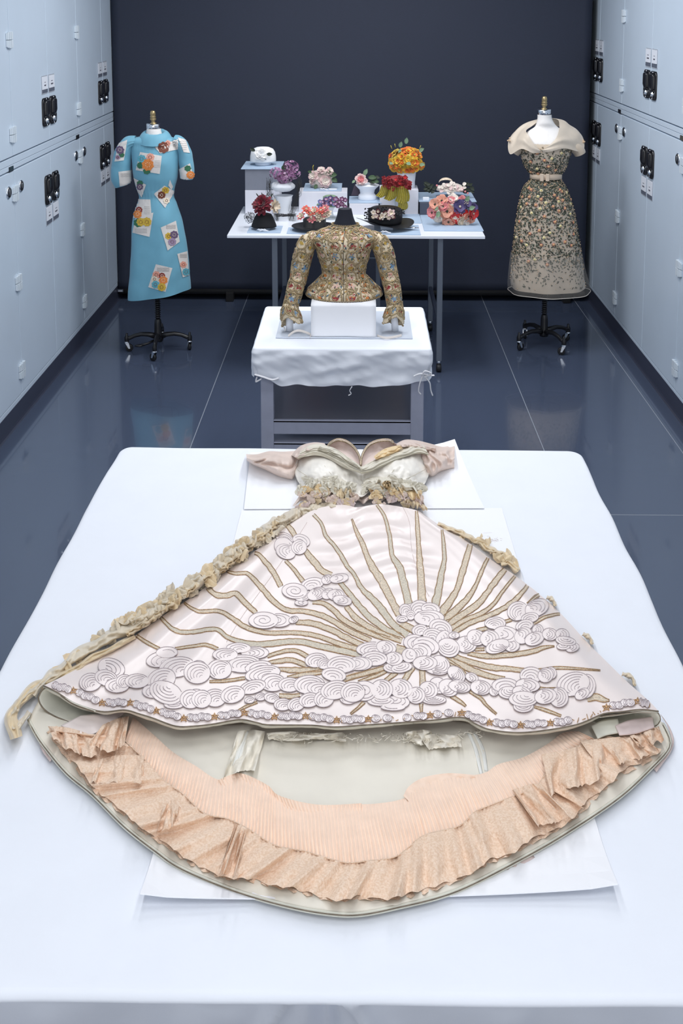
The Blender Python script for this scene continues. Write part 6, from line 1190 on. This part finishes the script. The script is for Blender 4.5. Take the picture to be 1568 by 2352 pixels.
# 10 black wide straw ------------------------------------------------------------------------
_, a, c, d = board(((860, 518), (966, 540)), HZ + .001, .005, 'pale blue board under the wide black straw hat'); Y10 = lerp(a.y, d.y, .6)
board(((890, 493), (968, 513)), HZ + .001, .005, 'pale blue board behind the wide black straw hat')
c10 = Vector((P(884, 512, Y10).x, Y10, HZ + .0065)); h = hat('wide_straw_hat', c10, 'wide brimmed glossy black straw hat with small pale trumpet flowers')
mk(lambda b: b.box(tuple(c10 + Vector((-.03, -.06, 0))), tuple(c10 + Vector((.05, .03, .025)))), 'hat_stand', 'foam_grey', h)
def brim(u, v):
    a_ = u * 6.283; r_ = lerp(.100, .190, v); return c10 + Vector((r_ * math.cos(a_), r_ * .80 * math.sin(a_), .035 + .020 * v * math.sin(a_ * 2 + .6) + .014 * v * math.cos(a_ + 2.6) + .012 * v))
mk(lambda b: b.grid(brim, 64, 6, wrap=True), 'brim', 'straw_black', h)
mk(lambda b: b.lathe([(.105, .036), (.112, .06), (.114, .085), (.116, .11), (.108, .130), (.085, .142), (.04, .147), (.002, .148)], c10, 40, sy=.85), 'crown', 'straw_black', h)
for (x, y, r_) in ((858, 488, .015), (868, 485, .014), (864, 496, .013), (878, 496, .019), (885, 489, .014), (898, 489, .021), (902, 498, .014), (893, 500, .013), (857, 498, .012), (872, 500, .014), (889, 496, .012)):
    pos = P(x, y, Y10 - .108); e1, e2, n_ = basis(Vector((rnd.uniform(-.4, .4), -1, rnd.uniform(-.1, .5)))); rot = n_.to_track_quat('Z', 'Y').to_matrix().to_4x4()
    mk(lambda b: bloom(b, pos, n_, r_ * 1.3, [(6, 1, 1.05, .35, .4, 0), (4, .7, .6, .3, .34, 1)]), 'trumpet_flower', [('petal_cream', 'petal_blush', 'petal_wine', 'petal_ivory')[int(r_ * 1000) % 4], 'petal_cream'], h)
b = MB()
for q in range(110): x, y = 836 + rnd.random() * 90, 478 + rnd.random() * 26; leaf(b, P(x, y, Y10 - .10), Vector((rnd.uniform(-1, 1), -.4, rnd.uniform(-.6, .8))), FW, .016, .005)
b.build('black_foliage', 'petal_black', h, kind='stuff')
b = MB(); p = P(950, 524, a.y + .12); b.tube([p + Vector((-.10, 0, 0)), p, p + Vector((.03, 0, 0))], .006, 8); b.build('metal_clip', 'chrome', h)
ties(P(874, 534, a.y + .02), 'white cotton tie in front of the wide black straw hat', 2)
# 11 flat cream hat with dark leaves ----------------------------------------------------------
z11, a, c = rbox(964, 1090, 496, 466, .2, 'dark slate riser box under the flat cream petal hat', 'box_slate')
_, a, c, d = board(((962, 443), (1094, 464)), z11 + .001, .005, 'pale blue board on the dark slate riser box'); Y11 = lerp(a.y, d.y, .5)
c11 = Vector((P(1036, 446, Y11).x, Y11, z11 + .0065)); h = hat('petal_hat', c11, 'flat cream petal hat with dark leaves at both sides')
mk(lambda b: b.lathe([(.035, 0), (.035, .006), (.012, .01), (.012, .04), (.06, .05), (.075, .052)], c11, 20), 'hat_stand', 'acrylic', h)
mk(lambda b: b.lathe([(.105, .045), (.108, .052), (.09, .075), (.05, .092), (.002, .098)], c11, 32, sy=.75), 'crown', 'petal_ivory', h)
pb_ = P(1024, 420, Y11 - .01); mk(lambda b: b.grid(lambda u, v: pb_ + Vector((.05 * math.cos(u * 3.14) , .0 + .02 * v, .035 * math.sin(u * 3.14) * (.6 + .4 * v))), 20, 4), 'upturned_brim', 'petal_cream', h)
for i in range(34): x, y = 1012 + rnd.random() * 52, 424 + rnd.random() * 18; mk(lambda b: petal(b, P(x, y, Y11 - .07), Vector((rnd.uniform(-.3, .3), -.8, .6)), rnd.uniform(0, 6.28), .028, .013, 1.2, .3, 0, .3), 'petal', 'petal_ivory' if i % 4 else 'petal_blush', h)
for i in range(26): s_ = -1 if i < 14 else 1; x = 992 + rnd.uniform(-12, 12) if s_ < 0 else 1070 + rnd.uniform(-14, 10); y = 430 + rnd.uniform(-10, 12); mk(lambda b: leaf(b, P(x, y, Y11 - .05), Vector((s_ * rnd.uniform(.3, 1), rnd.uniform(-.6, .1), rnd.uniform(-.6, .5))), Vector((0, -1, .4)), .036, .011), 'leaf', 'petal_darkleaf', h)
for (x, y) in ((1003, 426), (1068, 440), (1074, 444)): mk(lambda b: b.sphere(P(x, y, Y11 - .08), .008, 8), 'bud', 'petal_rose', h)
b = MB(); p = P(978, 452, a.y + .04); b.box((p.x - .022, p.y - .015, z11 + .0062), (p.x + .022, p.y + .015, z11 + .028)); b.build('tissue_roll', 'foam_white', smooth=False, bevel=.003, label='small white block beside the flat cream petal hat', cat='block', loc=(p.x, p.y, z11 + .0062))
# 12 poppy hat ---------------------------------------------------------------------------------
_, a, c, d = board(((974, 496), (1110, 531)), HZ + .001, .007, 'large pale blue board under the poppy hat at the table end'); Y12 = lerp(a.y, d.y, .5)
c12 = Vector((P(1040, 518, Y12 - .09).x, Y12, HZ + .0085)); h = hat('poppy_hat', c12, 'round hat heaped with coral, red and purple poppies')
mk(lambda b: b.lathe([(.075, 0), (.085, .003), (.105, .025), (.112, .045), (.10, .075), (.06, .11), (.002, .125)], c12, 36, sy=.9), 'crown', 'petal_ivory', h)
PO = [(1027,485,'peach',.052),(1000,470,'peach',.044),(993,488,'rose',.040),(1015,462,'peach',.044),(1040,457,'ivory',.036),(1055,475,'violet',.050),(1072,468,'violet',.036),(1045,497,'red',.050),(1085,490,'red',.046),(1075,497,'peach',.040),(1030,508,'peach',.044),(1060,505,'cream',.036),(1005,500,'ivory',.034),(1088,476,'violet',.030),(1018,474,'rose',.034),(1062,460,'rose',.034),(1072,508,'ivory',.034),(1035,460,'rose',.03),(1083,503,'peach',.03),(1062,488,'red',.036)]
for (x, y, cn, r_) in PO:
    q = Vector(((x - 1040) / 60, -1, (488 - y) / 40)); mk(lambda b: poppy(b, P(x, y, Y12 - .085 + .10 * max(0, (470 - y) / 30)), q, r_), 'poppy', ['petal_' + cn, 'petal_darkleaf' if cn in ('peach', 'rose') else 'petal_cream'], h)
for (x, y, dr) in ((1008, 486, (-.3, -.6, -.7)), (1000, 480, (.2, -.8, .2)), (1078, 480, (.6, -.6, .4)), (1070, 462, (.3, -.4, .7))): mk(lambda b: leaf(b, P(x, y, Y12 - .12), Vector(dr), Vector((0, -1, .4)), .045, .016), 'leaf', 'petal_sage', h)
b = MB()
for q in range(40):
    x, y = rnd.choice(((1010, 473), (1060, 495), (1072, 465), (1035, 460))); p = P(x + rnd.uniform(-6, 6), y + rnd.uniform(-5, 5), Y12 - .13); b.tube([p, p + Vector((rnd.uniform(-.01, .01), -.008, rnd.uniform(-.01, .01)))], .0012, 4)
b.build('stamens', 'petal_cream', h, kind='stuff')
